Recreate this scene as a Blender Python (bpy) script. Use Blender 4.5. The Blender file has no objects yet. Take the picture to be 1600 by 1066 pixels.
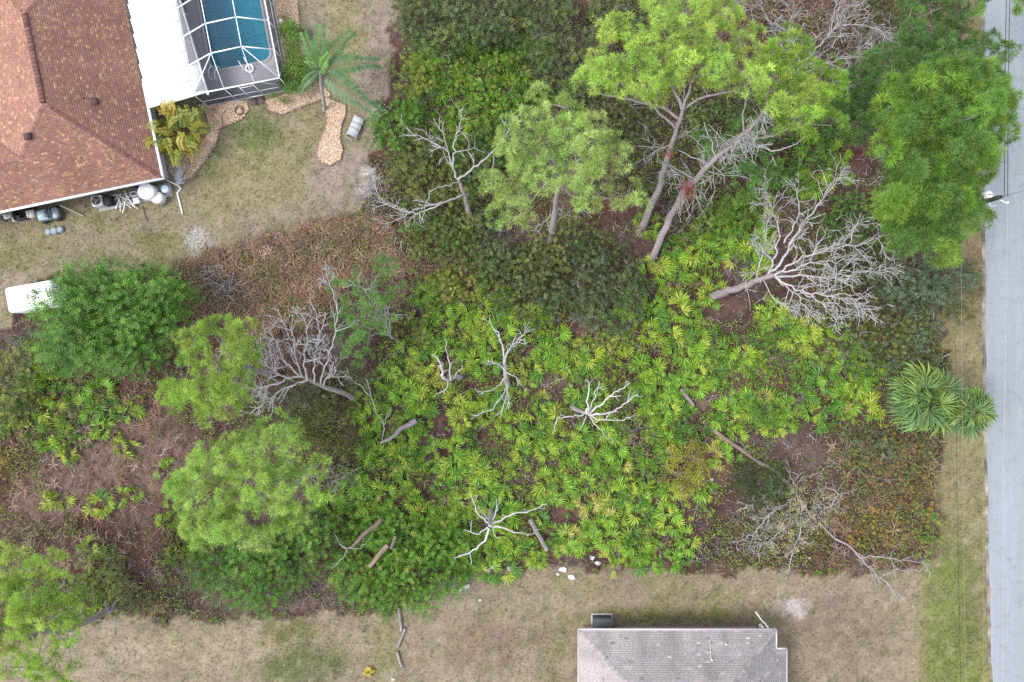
import bpy, math, random
import numpy as np
from mathutils import Vector, Euler
from mathutils.geometry import tessellate_polygon
rng = np.random.default_rng(7)
random.seed(7)
D = bpy.data
scn = bpy.context.scene
COL = scn.collection
R = math.radians
pi = math.pi

# ------------------------------------------------------------------ camera, sky, sun, exposure
S = 0.045                      # metres of ground per photograph pixel
H = 55.0                       # flying height of the camera
cam = D.objects.new('camera', D.cameras.new('camera')); COL.objects.link(cam)
cam.location = (0, 0, H); cam.rotation_euler = (0, 0, 0)
cam.data.sensor_fit = 'HORIZONTAL'; cam.data.angle = 2*math.atan(800*S/H)
cam.data.clip_start = 0.5; cam.data.clip_end = 1500
scn.camera = cam
SUN_EL, SUN_AZ = 58, 262       # azimuth clockwise from north (+Y)
w = D.worlds.new('World'); scn.world = w; w.use_nodes = True
nt = w.node_tree; nt.nodes.clear()
sky = nt.nodes.new('ShaderNodeTexSky'); sky.sky_type = 'NISHITA'; sky.sun_disc = False
sky.sun_elevation = R(SUN_EL); sky.sun_rotation = R(SUN_AZ); sky.air_density = 1.0; sky.dust_density = 1.0
hs = nt.nodes.new('ShaderNodeHueSaturation'); hs.inputs['Saturation'].default_value = 0.35
bg = nt.nodes.new('ShaderNodeBackground'); bg.inputs['Strength'].default_value = 0.15
wo = nt.nodes.new('ShaderNodeOutputWorld')
nt.links.new(sky.outputs[0], hs.inputs['Color']); nt.links.new(hs.outputs[0], bg.inputs[0]); nt.links.new(bg.outputs[0], wo.inputs[0])
sl = D.lights.new('sun', 'SUN'); sl.energy = 0.9; sl.angle = R(22); sl.color = (1.0, 0.95, 0.88)
sun = D.objects.new('sun', sl); COL.objects.link(sun)
sun.rotation_euler = Euler((R(90-SUN_EL), 0, R(-SUN_AZ+180)), 'XYZ')
sun.location = (0, 0, 80)
scn.view_settings.view_transform = 'Standard'; scn.view_settings.look = 'None'
scn.view_settings.gamma = 1; scn.view_settings.use_curve_mapping = False
scn.view_settings.exposure = 1.92
scn.cycles.use_denoising = False
scn.cycles.max_bounces = 6; scn.cycles.transparent_max_bounces = 12

# ------------------------------------------------------------------ helpers
def G(px, py, z=0.0):
    """the point at height z that stands where the photograph shows (px, py)"""
    f = (H-z)/H*S
    return np.array([(px-800)*f, -(py-533)*f, z], float)
def GA(px, py, z):
    f = (H-z)/H*S
    return np.stack([(px-800)*f, -(py-533)*f, z], -1)
def unit(v):
    v = np.asarray(v, float); return v/np.maximum(np.linalg.norm(v, axis=-1, keepdims=True), 1e-9)

def _hash(i, j, s):
    h = (i*374761393 + j*668265263 + s*974634777) & 0xffffffff
    h = ((h ^ (h >> 13))*1274126177) & 0xffffffff
    return ((h ^ (h >> 16)) & 0xffff)/65535.0
def vnoise(x, y, s=0):
    xi = np.floor(x).astype(np.int64); yi = np.floor(y).astype(np.int64)
    fx = x-xi; fy = y-yi; fx = fx*fx*(3-2*fx); fy = fy*fy*(3-2*fy)
    a = _hash(xi, yi, s); b = _hash(xi+1, yi, s); c = _hash(xi, yi+1, s); d = _hash(xi+1, yi+1, s)
    return a*(1-fx)*(1-fy)+b*fx*(1-fy)+c*(1-fx)*fy+d*fx*fy
def fbm(x, y, s=0, o=4):
    t = 0; a = 0.5; n = 0
    for k in range(o):
        t = t+a*vnoise(x, y, s+k*17); n += a; a *= 0.55; x = x*2.03+5.1; y = y*2.03+1.7
    return t/n
def inpoly(x, y, P):
    P = np.asarray(P, float); r = np.zeros(np.shape(x), bool)
    x0, y0 = P[-1]
    for x1, y1 in P:
        if y0 != y1:
            c = ((y1 > y) != (y0 > y)) & (x < (x0-x1)*(y-y1)/(y0-y1)+x1)
            r ^= c
        x0, y0 = x1, y1
    return r
def inell(x, y, E):
    r = np.zeros(np.shape(x), bool)
    for cx, cy, rx, ry in E: r |= ((x-cx)/rx)**2+((y-cy)/ry)**2 < 1
    return r

class MB:
    """collects geometry with a colour per vertex and links it as ONE mesh object"""
    def __init__(s): s.V = []; s.T = []; s.Q = []; s.C = []; s.n = 0
    def add(s, V, F, col):
        V = np.asarray(V, float).reshape(-1, 3); F = np.asarray(F, np.int64)
        c = np.asarray(col, float)
        if c.ndim == 1: c = np.tile(c, (len(V), 1))
        s.V.append(V); s.C.append(c)
        (s.T if F.shape[1] == 3 else s.Q).append(F+s.n); s.n += len(V)
    def mesh(s, name, origin=(0, 0, 0), smooth=False):
        V = np.concatenate(s.V)-np.asarray(origin, float); C = np.concatenate(s.C)
        T = np.concatenate(s.T) if s.T else np.zeros((0, 3), np.int64)
        Q = np.concatenate(s.Q) if s.Q else np.zeros((0, 4), np.int64)
        me = D.meshes.new(name)
        me.vertices.add(len(V)); me.vertices.foreach_set('co', V.astype(np.float32).ravel())
        L = np.concatenate([T.ravel(), Q.ravel()]); me.loops.add(len(L)); me.loops.foreach_set('vertex_index', L.astype(np.int32))
        me.polygons.add(len(T)+len(Q))
        st = np.concatenate([np.arange(len(T))*3, len(T)*3+np.arange(len(Q))*4])
        me.polygons.foreach_set('loop_start', st.astype(np.int32))
        if smooth: me.polygons.foreach_set('use_smooth', np.ones(len(st), bool))
        a = me.color_attributes.new('col', 'FLOAT_COLOR', 'POINT')
        a.data.foreach_set('color', np.concatenate([C, np.ones((len(C), 1))], 1).astype(np.float32).ravel())
        me.update(calc_edges=True)
        return me
    def build(s, name, mat, parent=None, origin=None, smooth=False):
        if parent is not None:
            r = parent
            while r.parent: r = r.parent
            o0 = r['_o'] if '_o' in r else (0, 0, 0)
        else: o0 = (0, 0, 0) if origin is None else origin
        me = s.mesh(name, o0, smooth); me.materials.append(mat)
        o = D.objects.new(name, me); COL.objects.link(o)
        if parent is not None: o.parent = parent
        else:
            o.location = tuple(float(q) for q in o0)
        return o

def tag(o, label=None, cat=None, group=None, kind=None):
    if label: o['label'] = label
    if cat: o['category'] = cat
    if group: o['group'] = group
    if kind: o['kind'] = kind
    return o
def thing(name, label, cat, loc, group=None):
    o = D.objects.new(name, None); COL.objects.link(o)
    o.empty_display_size = 0.3
    o.location = tuple(float(q) for q in loc); o['_o'] = [float(q) for q in loc]
    return tag(o, label, cat, group)
def piece(name, me, parent, loc=(0, 0, 0), rot=(0, 0, 0), sc=1.0):
    o = D.objects.new(name, me); COL.objects.link(o); o.parent = parent
    o.location = tuple(float(q) for q in loc); o.rotation_euler = tuple(float(q) for q in rot)
    o.scale = (sc, sc, sc) if np.isscalar(sc) else tuple(float(q) for q in sc)
    return o

BOXF = np.array([[0, 3, 2, 1], [4, 5, 6, 7], [0, 1, 5, 4], [1, 2, 6, 5], [2, 3, 7, 6], [3, 0, 4, 7]])
def box(mb, c, s, rz=0.0, col=(.5, .5, .5), taper=1.0, pitch=0.0):
    """box standing with its bottom centre on c"""
    x, y, z = s[0]/2, s[1]/2, s[2]
    V = np.array([[-x, -y, 0], [x, -y, 0], [x, y, 0], [-x, y, 0], [-x*taper, -y*taper, z], [x*taper, -y*taper, z], [x*taper, y*taper, z], [-x*taper, y*taper, z]])
    if pitch:
        cp, sp = math.cos(pitch), math.sin(pitch)
        V = np.stack([V[:, 0]*cp-V[:, 2]*sp, V[:, 1], V[:, 0]*sp+V[:, 2]*cp], 1)
    ca, sa = math.cos(rz), math.sin(rz)
    V = np.stack([V[:, 0]*ca-V[:, 1]*sa, V[:, 0]*sa+V[:, 1]*ca, V[:, 2]], 1)+np.asarray(c, float)
    mb.add(V, BOXF, col)
def rbox(mb, c, s, rz, col, r=0.15, n=4, top=0.06):
    """box with rounded plan corners and softened top edge"""
    pts = []
    for cx, cy, a0 in ((1, 1, 0), (-1, 1, pi/2), (-1, -1, pi), (1, -1, 3*pi/2)):
        for k in range(n+1):
            a = a0+pi/2*k/n
            pts.append((cx*(s[0]/2-r)+r*math.cos(a), cy*(s[1]/2-r)+r*math.sin(a)))
    P = np.array(pts); m = len(P); rings = []
    for z, k in ((0, 1.0), (s[2]-top, 1.0), (s[2]-top*.3, 1-top*.6/max(s[:2])), (s[2], 1-2.4*top/max(s[:2]))):
        rings.append(np.column_stack([P*k, np.full(m, z)]))
    V = np.concatenate(rings+[np.array([[0, 0, s[2]+top*.2]])])
    ca, sa = math.cos(rz), math.sin(rz)
    V = np.stack([V[:, 0]*ca-V[:, 1]*sa, V[:, 0]*sa+V[:, 1]*ca, V[:, 2]], 1)+np.asarray(c, float)
    i = np.arange(m); j = (i+1) % m
    cols = np.tile(np.asarray(col, float), (len(V), 1))
    mb.add(V, np.concatenate([np.stack([k*m+i, k*m+j, (k+1)*m+j, (k+1)*m+i], 1) for k in range(3)]), cols)
    mb.T.append(np.stack([3*m+i, 3*m+j, np.full(m, 4*m)], 1)+mb.n-len(V))
def tube(mb, P, rad, n=6, col=(.2, .18, .17), jit=0.0, cap=True):
    P = np.asarray(P, float); k = len(P); rad = np.broadcast_to(np.asarray(rad, float), (k,))
    t = unit(np.gradient(P, axis=0)); ref = np.array([0, 0, 1.0])
    if abs(np.mean(np.abs(t[:, 2]))) > .8: ref = np.array([1.0, 0, 0])
    a = unit(np.cross(t, ref)); b = np.cross(t, a)
    th = np.arange(n)*2*pi/n
    V = P[:, None]+(np.cos(th)[None, :, None]*a[:, None]+np.sin(th)[None, :, None]*b[:, None])*rad[:, None, None]
    V = V.reshape(-1, 3); i = np.arange(n); j = (i+1) % n
    F = np.concatenate([np.stack([q*n+i, q*n+j, (q+1)*n+j, (q+1)*n+i], 1) for q in range(k-1)])
    c = np.tile(np.asarray(col, float), (len(V), 1))
    if jit: c = c*(1+jit*(rng.random((len(V), 1))-.5))
    mb.add(V, F, c)
    if cap:
        for q, rev in ((0, True), (k-1, False)):
            W = np.concatenate([V[q*n:(q+1)*n], P[q][None]])
            f = np.stack([i, j, np.full(n, n)], 1)
            mb.add(W, f[:, ::-1] if rev else f, np.asarray(col)*1.15)
def wob(P, step=0.5, jit=0.08):
    """resample a polyline and give it small kinks"""
    P = np.asarray(P, float); d = np.linalg.norm(np.diff(P, axis=0), axis=1); s = np.concatenate([[0], np.cumsum(d)])
    n = max(2, int(s[-1]/step)+1); q = np.linspace(0, s[-1], n+1)
    Q = np.stack([np.interp(q, s, P[:, k]) for k in range(3)], 1)
    Q[1:-1] += rng.normal(0, jit*step, (n-1, 3))
    return Q
def frames(d, spin):
    """rotation matrices that take +Z to the directions d"""
    d = unit(d); ref = np.where(np.abs(d[:, 2:3]) > .95, np.array([[1.0, 0, 0]]), np.array([[0, 0, 1.0]]))
    a = unit(np.cross(ref, d)); b = np.cross(d, a)
    c, s = np.cos(spin)[:, None], np.sin(spin)[:, None]
    return np.stack([a*c+b*s, b*c-a*s, d], -1)
def scat(mb, tv, tf, loc, rot, sc, col, vmul=None):
    n, m = len(loc), len(tv)
    V = np.einsum('nij,mj->nmi', rot, tv)*np.reshape(sc, (-1, 1, 1))+loc[:, None]
    F = (tf[None]+(np.arange(n)*m)[:, None, None]).reshape(-1, tf.shape[1])
    C = np.repeat(np.asarray(col)[:, None], m, 1)
    if vmul is not None: C = C*vmul[None]
    mb.add(V.reshape(-1, 3), F, C.reshape(-1, 3))
def rdir(n, zmin=-1.0):
    z = rng.uniform(zmin, 1, n); a = rng.uniform(0, 2*pi, n); r = np.sqrt(np.maximum(0, 1-z*z))
    return np.stack([r*np.cos(a), r*np.sin(a), z], 1)
def pick(pal, n, v=0.18):
    pal = np.asarray(pal, float); c = pal[rng.integers(0, len(pal), n)]
    return c*(1+v*rng.normal(0, 1, (n, 1)).clip(-1.6, 1.6))*(1+min(.06, .3*v)*rng.normal(0, 1, (n, 3)).clip(-2, 2))
def poisson(inside, x0, y0, x1, y1, d, tries):
    X = rng.uniform(x0, x1, tries); Y = rng.uniform(y0, y1, tries); ok = inside(X, Y); X = X[ok]; Y = Y[ok]
    g = {}; out = []
    for x, y in zip(X, Y):
        i, j = int(x//d), int(y//d)
        if all((x-a)**2+(y-b)**2 > d*d for u in (-1, 0, 1) for v in (-1, 0, 1) for a, b in g.get((i+u, j+v), ())):
            g.setdefault((i, j), []).append((x, y)); out.append((x, y))
    return np.array(out).reshape(-1, 2)

# ------------------------------------------------------------------ materials
def newmat(name):
    m = D.materials.new(name); m.use_nodes = True; t = m.node_tree; t.nodes.clear()
    o = t.nodes.new('ShaderNodeOutputMaterial'); return m, t, o
def N(t, kind, **kw):
    n = t.nodes.new(kind)
    for k, v in kw.items():
        if k in n.inputs: n.inputs[k].default_value = v
        else: setattr(n, k, v)
    return n
def colour_source(t, var, scale, rnd=0.0):
    """vertex colour of the thing times fine grain (and a per-object variation)"""
    a = N(t, 'ShaderNodeAttribute'); a.attribute_name = 'col'
    tc = N(t, 'ShaderNodeTexCoord'); nz = N(t, 'ShaderNodeTexNoise', Scale=scale, Detail=5.0, Roughness=0.65)
    t.links.new(tc.outputs['Object'], nz.inputs['Vector'])
    mr = N(t, 'ShaderNodeMapRange'); mr.inputs[1].default_value = .25; mr.inputs[2].default_value = .75
    mr.inputs[3].default_value = 1-var; mr.inputs[4].default_value = 1+var
    t.links.new(nz.outputs[0], mr.inputs[0])
    vm = N(t, 'ShaderNodeVectorMath', operation='SCALE')
    t.links.new(a.outputs['Color'], vm.inputs[0]); f = mr.outputs[0]
    if rnd:
        oi = N(t, 'ShaderNodeObjectInfo'); m2 = N(t, 'ShaderNodeMapRange'); m2.inputs[3].default_value = 1-rnd; m2.inputs[4].default_value = 1+rnd
        t.links.new(oi.outputs['Random'], m2.inputs[0]); mm = N(t, 'ShaderNodeMath', operation='MULTIPLY')
        t.links.new(f, mm.inputs[0]); t.links.new(m2.outputs[0], mm.inputs[1]); f = mm.outputs[0]
    t.links.new(f, vm.inputs['Scale']); return vm.outputs[0], nz
def solid(name, rough=.8, var=.12, scale=6.0, bump=0.0, spec=.3, metal=0.0, rnd=0.0, bscale=None):
    m, t, o = newmat(name); c, nz = colour_source(t, var, scale, rnd)
    p = N(t, 'ShaderNodeBsdfPrincipled', Roughness=rough, Metallic=metal); p.inputs['Specular IOR Level'].default_value = spec
    t.links.new(c, p.inputs['Base Color'])
    if bump:
        b = N(t, 'ShaderNodeBump', Strength=bump, Distance=.05); t.links.new(nz.outputs[0], b.inputs['Height']); t.links.new(b.outputs[0], p.inputs['Normal'])
    t.links.new(p.outputs[0], o.inputs[0]); return m
def leafmat(name, trans=.35, rough=.5, rnd=0.0, spec=.3):
    m, t, o = newmat(name); c, nz = colour_source(t, .12, 3.0, rnd)
    p = N(t, 'ShaderNodeBsdfPrincipled', Roughness=rough); p.inputs['Specular IOR Level'].default_value = spec
    tr = N(t, 'ShaderNodeBsdfTranslucent'); mx = N(t, 'ShaderNodeMixShader', Fac=trans)
    t.links.new(c, p.inputs['Base Color']); t.links.new(c, tr.inputs[0])
    t.links.new(p.outputs[0], mx.inputs[1]); t.links.new(tr.outputs[0], mx.inputs[2]); t.links.new(mx.outputs[0], o.inputs[0]); return m
M_leaf = leafmat('broad_leaf', .35, .5)
M_needle = leafmat('pine_needle', .4, .55, spec=.2)
M_frond = leafmat('palm_frond', .3, .42, rnd=.2, spec=.4)
M_grass = leafmat('grass_blade', .3, .7, spec=.15)
M_wood = solid('weathered_wood', .9, .42, 9.0, bump=.8, spec=.1)
M_ground = solid('soil', .95, .3, 5.0, bump=.35, spec=.1)
M_matte = solid('matte', .85, .1, 5.0, spec=.2)
M_gloss = solid('gloss_paint', .35, .05, 2.0, spec=.5)
M_shingle = solid('asphalt_shingle', .9, .22, 9.0, bump=.3, spec=.2, rnd=.0)
M_concrete = solid('concrete', .9, .12, 4.0, bump=.2, spec=.2)
M_alu = solid('white_aluminium', .45, .05, 3.0, spec=.4)
M_stone = solid('stone', .9, .2, 12.0, bump=.3, spec=.2)
def roadmat():
    m, t, o = newmat('worn_asphalt')
    tc = N(t, 'ShaderNodeTexCoord')
    def noise(sc, det=5.0, mp=None, rough=.7):
        n = N(t, 'ShaderNodeTexNoise', Scale=sc, Detail=det, Roughness=rough)
        if mp: q = N(t, 'ShaderNodeMapping'); q.inputs['Scale'].default_value = mp; t.links.new(tc.outputs['Object'], q.inputs[0]); t.links.new(q.outputs[0], n.inputs[0])
        else: t.links.new(tc.outputs['Object'], n.inputs[0])
        return n.outputs[0]
    def rng_(src, a, b, lo, hi):
        r = N(t, 'ShaderNodeMapRange'); r.inputs[1].default_value = a; r.inputs[2].default_value = b; r.inputs[3].default_value = lo; r.inputs[4].default_value = hi; t.links.new(src, r.inputs[0]); return r.outputs[0]
    def mul(a, b): q = N(t, 'ShaderNodeMath', operation='MULTIPLY'); t.links.new(a, q.inputs[0]); t.links.new(b, q.inputs[1]); return q.outputs[0]
    n1 = noise(30.0, 6.0, None, .8)
    r1 = N(t, 'ShaderNodeValToRGB'); e = r1.color_ramp.elements
    e[0].position = .3; e[0].color = (.14, .15, .167, 1); e[1].position = .72; e[1].color = (.25, .266, .288, 1); t.links.new(n1, r1.inputs[0])
    f = mul(rng_(noise(.5, 4.0, (2.2, .12, 1)), .3, .7, .88, 1.1), rng_(noise(.9, 6.0), .34, .48, .86, 1.0)); f = mul(f, rng_(noise(3.5, 3.0), .3, .36, .82, 1.0))
    vo = N(t, 'ShaderNodeTexVoronoi', feature='DISTANCE_TO_EDGE', Scale=.32); w_ = N(t, 'ShaderNodeTexNoise', Scale=1.6, Detail=4.0); ad = N(t, 'ShaderNodeVectorMath', operation='ADD')
    t.links.new(tc.outputs['Object'], w_.inputs[0]); t.links.new(tc.outputs['Object'], ad.inputs[0]); t.links.new(w_.outputs['Color'], ad.inputs[1]); t.links.new(ad.outputs[0], vo.inputs['Vector'])
    f = mul(f, rng_(vo.outputs['Distance'], .0, .011, .86, 1.0))
    vm = N(t, 'ShaderNodeVectorMath', operation='SCALE'); t.links.new(r1.outputs[0], vm.inputs[0]); t.links.new(f, vm.inputs['Scale'])
    p = N(t, 'ShaderNodeBsdfPrincipled', Roughness=.85); p.inputs['Specular IOR Level'].default_value = .25
    b = N(t, 'ShaderNodeBump', Strength=.3, Distance=.02); t.links.new(n1, b.inputs['Height']); t.links.new(b.outputs[0], p.inputs['Normal'])
    t.links.new(vm.outputs[0], p.inputs['Base Color']); t.links.new(p.outputs[0], o.inputs[0]); return m
M_road = roadmat()
def watermat():
    m, t, o = newmat('pool_water')
    tr = N(t, 'ShaderNodeBsdfTransparent', Color=(.42, .66, .74, 1)); gl = N(t, 'ShaderNodeBsdfGlossy', Roughness=.08)
    lw = N(t, 'ShaderNodeLayerWeight', Blend=.5); pw5 = N(t, 'ShaderNodeMath', operation='POWER'); pw5.inputs[1].default_value = 4.0
    mr = N(t, 'ShaderNodeMapRange'); mr.inputs[3].default_value = .025; mr.inputs[4].default_value = 1.0
    t.links.new(lw.outputs['Facing'], pw5.inputs[0]); t.links.new(pw5.outputs[0], mr.inputs[0])
    mx = N(t, 'ShaderNodeMixShader'); t.links.new(mr.outputs[0], mx.inputs[0]); t.links.new(tr.outputs[0], mx.inputs[1]); t.links.new(gl.outputs[0], mx.inputs[2])
    t.links.new(mx.outputs[0], o.inputs[0]); return m
def screenmat():
    m, t, o = newmat('insect_screen')
    tr = N(t, 'ShaderNodeBsdfTransparent'); df = N(t, 'ShaderNodeBsdfDiffuse', Color=(.035, .037, .045, 1))
    lw = N(t, 'ShaderNodeLayerWeight', Blend=.5); mr = N(t, 'ShaderNodeMapRange'); mr.inputs[3].default_value = .16; mr.inputs[4].default_value = .95
    t.links.new(lw.outputs['Facing'], mr.inputs[0])
    mx = N(t, 'ShaderNodeMixShader'); t.links.new(mr.outputs[0], mx.inputs[0]); t.links.new(tr.outputs[0], mx.inputs[1]); t.links.new(df.outputs[0], mx.inputs[2])
    t.links.new(mx.outputs[0], o.inputs[0]); return m
M_water = watermat(); M_screen = screenmat()

# ------------------------------------------------------------------ zones of the ground (photograph pixels)
LAWN_N = [(-900, -900), (625, -900), (622, 0), (606, 80), (612, 150), (590, 200), (582, 250), (592, 300), (575, 335), (520, 348), (450, 372), (380, 395), (300, 408), (220, 425), (110, 430), (30, 445), (28, 505), (-40, 540), (-900, 560)]
LAWN_S = [(-900, 1010), (60, 992), (130, 975), (200, 962), (320, 968), (430, 965), (520, 960), (610, 955), (655, 930), (720, 893), (800, 884), (900, 886), (1000, 892), (1100, 896), (1200, 890), (1300, 900), (1400, 896), (1455, 860), (1468, 800), (1468, 720), (1480, 650), (1484, 600), (1470, 500), (1480, 420), (1495, 370), (1500, 200), (1500, 0), (1500, -900), (2700, -900), (2700, 2600), (-900, 2600)]
FERN = [(270, 410), (380, 390), (520, 345), (600, 335), (620, 400), (700, 400), (760, 410), (640, 430), (540, 440), (500, 500), (390, 520), (290, 530), (290, 440)]
POOLHOLE = [G(*p)[:2] for p in ((306, -60), (331, 112), (424, 96), (396, -75))]
def ground_colour(PX, PY, seed=0):
    n1 = fbm(PX/90, PY/90, 3); n2 = fbm(PX/28, PY/28, 9); n3 = fbm(PX/9, PY/9, 21, 3)
    qx = PX+(n2-.5)*46+(n3-.5)*16; qy = PY+(fbm(PX/28, PY/28, 40)-.5)*40+(fbm(PX/9, PY/9, 77, 3)-.5)*16
    ln = inpoly(qx, qy, LAWN_N); ls = inpoly(qx, qy, LAWN_S)
    C = np.empty(PX.shape+(3,))
    C[:] = (.056, .03, .026)
    def mixc(c, k):
        nonlocal C
        k = np.clip(k, 0, 1)[..., None]; C = C*(1-k)+np.array(c)*k
    def blob(cx, cy, rx, ry, c, k=1.0, mask=None, soft=.55):
        d = np.sqrt(((qx-cx)/rx)**2+((qy-cy)/ry)**2); f = np.clip((1-d)/soft, 0, 1)*k
        f = f*np.clip(.4+1.2*n2, 0, 1)
        if mask is not None: f = f*mask
        mixc(c, f)
    # forest floor: needle litter, grey humus, bare sand
    mixc((.1, .072, .068), (n1-.42)*2.2); mixc((.04, .03, .024), (n2-.58)*3); mixc((.11, .058, .042), (fbm(PX/40, PY/40, 55)-.55)*3)
    blob(200, 720, 150, 110, (.125, .08, .064), 1.0); blob(70, 770, 80, 60, (.14, .092, .075), .9); blob(330, 900, 110, 60, (.1, .07, .062), .8)
    blob(1340, 245, 40, 30, (.085, .036, .03), 1); blob(940, 330, 55, 25, (.085, .036, .032), 1); blob(740, 400, 40, 20, (.085, .034, .03), 1)
    blob(1390, 800, 90, 90, (.075, .042, .035), .8); blob(480, 930, 70, 35, (.12, .08, .075), .9); blob(1110, 620, 40, 22, (.15, .1, .075), .8); blob(860, 590, 40, 25, (.13, .095, .075), .7)
    mixc((.12, .062, .038), inpoly(qx, qy, FERN)*(.35+.7*n3))
    L = ln | ls
    tan = np.where(ln[..., None], np.array((.168, .14, .088)), np.array((.172, .134, .093)))
    C = np.where(L[..., None], tan, C)
    g1 = np.clip((fbm(PX/60, PY/60, 5)-.45)*3.2, 0, 1)
    mixc((.125, .12, .052), g1*(.62*ln+.42*ls)); mixc((.175, .148, .112), np.clip((fbm(PX/45, PY/45, 15)-.5)*4, 0, 1)*.55*L); mixc((.085, .072, .04), np.clip((n3-.62)*4, 0, 1)*.5*L)
    m = ln.astype(float)
    blob(400, 205, 50, 50, (.075, .098, .032), .95, m); blob(408, 245, 40, 40, (.11, .118, .045), .7, m); blob(320, 255, 30, 30, (.09, .11, .035), .6, m)
    blob(450, 285, 110, 60, (.15, .135, .066), .7, m); blob(540, 60, 45, 80, (.15, .138, .068), .7, m)
    blob(592, 120, 40, 190, (.18, .138, .115), 1.3, m); blob(540, 280, 75, 70, (.18, .142, .12), 1.2, m); blob(490, 50, 26, 60, (.165, .135, .11), .8, m); blob(500, 330, 120, 26, (.165, .135, .108), .8, m)
    blob(410, 360, 80, 22, (.15, .125, .1), .7, m)
    blob(488, 95, 14, 28, (.36, .34, .34), 1, m); blob(592, 285, 34, 36, (.34, .32, .32), .9, m); blob(596, 172, 14, 10, (.35, .33, .33), .9, m); blob(310, 372, 26, 24, (.3, .28, .27), .85, m)
    blob(235, 355, 30, 20, (.17, .14, .12), .8, m); blob(250, 375, 60, 22, (.115, .12, .045), .8, m); blob(20, 405, 40, 25, (.1, .105, .04), .8, m); blob(160, 385, 70, 26, (.15, .125, .085), .8, m)
    blob(30, 445, 60, 28, (.17, .135, .1), .8, m); blob(150, 340, 60, 18, (.115, .11, .05), .6, m)
    m = ls.astype(float)
    mixc((.16, .127, .092), np.clip((900-PX)/500, 0, 1)*np.clip((PX+200)/300, 0, 1)*.5*m)
    blob(300, 1010, 260, 50, (.2, .16, .108), .8, m); blob(460, 985, 60, 24, (.09, .092, .035), 1.3, m); blob(475, 1045, 85, 50, (.075, .085, .036), 1.3, m); blob(760, 1000, 90, 60, (.14, .1, .075), 1, m); blob(1290, 960, 90, 50, (.135, .1, .078), 1, m); blob(640, 1040, 40, 60, (.15, .115, .085), .9, m); blob(160, 1040, 90, 40, (.19, .15, .11), 1, m); blob(600, 1000, 30, 90, (.125, .115, .052), .7, m)
    blob(720, 920, 90, 30, (.19, .15, .115), .7, m); blob(1050, 962, 190, 16, (.1, .105, .034), .85, m); blob(1130, 930, 40, 20, (.115, .12, .04), .7, m); blob(1240, 948, 36, 20, (.3, .26, .25), 1.3, m)
    blob(860, 1030, 30, 80, (.105, .1, .045), .5, m); blob(1330, 1000, 130, 90, (.135, .105, .075), .6, m)
    vs = np.clip((PX-1430)/25, 0, 1)*m
    mixc((.142, .122, .06), vs*.8); mixc((.085, .108, .024), vs*np.clip((PY-800)/90, 0, 1)*(.55+.5*n2)); mixc((.135, .1, .056), vs*np.clip((470-PY)/80, 0, 1)*.8)
    mixc((.15, .135, .055), np.clip((PX-1528)/10, 0, 1)*m*.7)
    mixc((.2, .165, .12), np.clip((fbm(PX/14, PY/14, 91, 3)-.58)*6, 0, 1)*.5*L); mixc((.11, .108, .05), np.clip((fbm(PX/17, PY/17, 92, 3)-.57)*6, 0, 1)*.55*L); mixc((.1, .078, .055), np.clip((fbm(PX/70, PY/70, 93)-.54)*5, 0, 1)*.4*ls)
    v = .66+.68*n3
    return C*v[..., None], ln, ls

# ground: one fine sheet under the scene that runs on to the horizon
def ground():
    xs = np.concatenate([[-900, -400, -150, -80, -60], np.arange(-50, 50.01, .25), [60, 80, 150, 400, 900]])
    ys = np.concatenate([[-900, -400, -150, -70, -46], np.arange(-37, 37.01, .25), [46, 70, 150, 400, 900]])
    X, Y = np.meshgrid(xs, ys)
    PX = X/S+800; PY = -Y/S+533
    C, ln, ls = ground_colour(np.clip(PX, -800, 2600), np.clip(PY, -800, 2500))
    far = np.clip(np.maximum((np.abs(X)-44)/6, (np.abs(Y)-31)/6), 0, 1)[..., None]; C = C*(1-far)+np.array((.135, .125, .07))*far
    fo = ~(ln | ls)
    Z = (fbm(X/2.2, Y/2.2, 31)-.5)*np.where(fo, .3, .06)+np.where(fo, .02, 0)
    flat = (PX > 1520) | (PX < 520) & (PY < 345) | (PX > 880) & (PY > 960) & (PX < 1260)
    Z = np.where(flat, np.minimum(Z, 0)*.3, Z)-.01
    ny, nx = X.shape; idx = np.arange(ny*nx).reshape(ny, nx)
    F = np.stack([idx[:-1, :-1], idx[:-1, 1:], idx[1:, 1:], idx[1:, :-1]], -1).reshape(-1, 4)
    cx = (X[:-1, :-1]+X[1:, 1:]).ravel()/2; cy = (Y[:-1, :-1]+Y[1:, 1:]).ravel()/2
    F = F[~inpoly(cx, cy, DECKHOLE)]
    mb = MB(); mb.add(np.stack([X, Y, Z], -1).reshape(-1, 3), F, C.reshape(-1, 3))
    tag(mb.build('ground', M_ground, smooth=True), kind='structure')
DECK = [(272, -90), (306, 158), (452, 139), (418, -110)]
DECKHOLE = [G(*p)[:2] for p in ((262, -70), (296, 135), (440, 120), (405, -95))]
ground()

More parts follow.
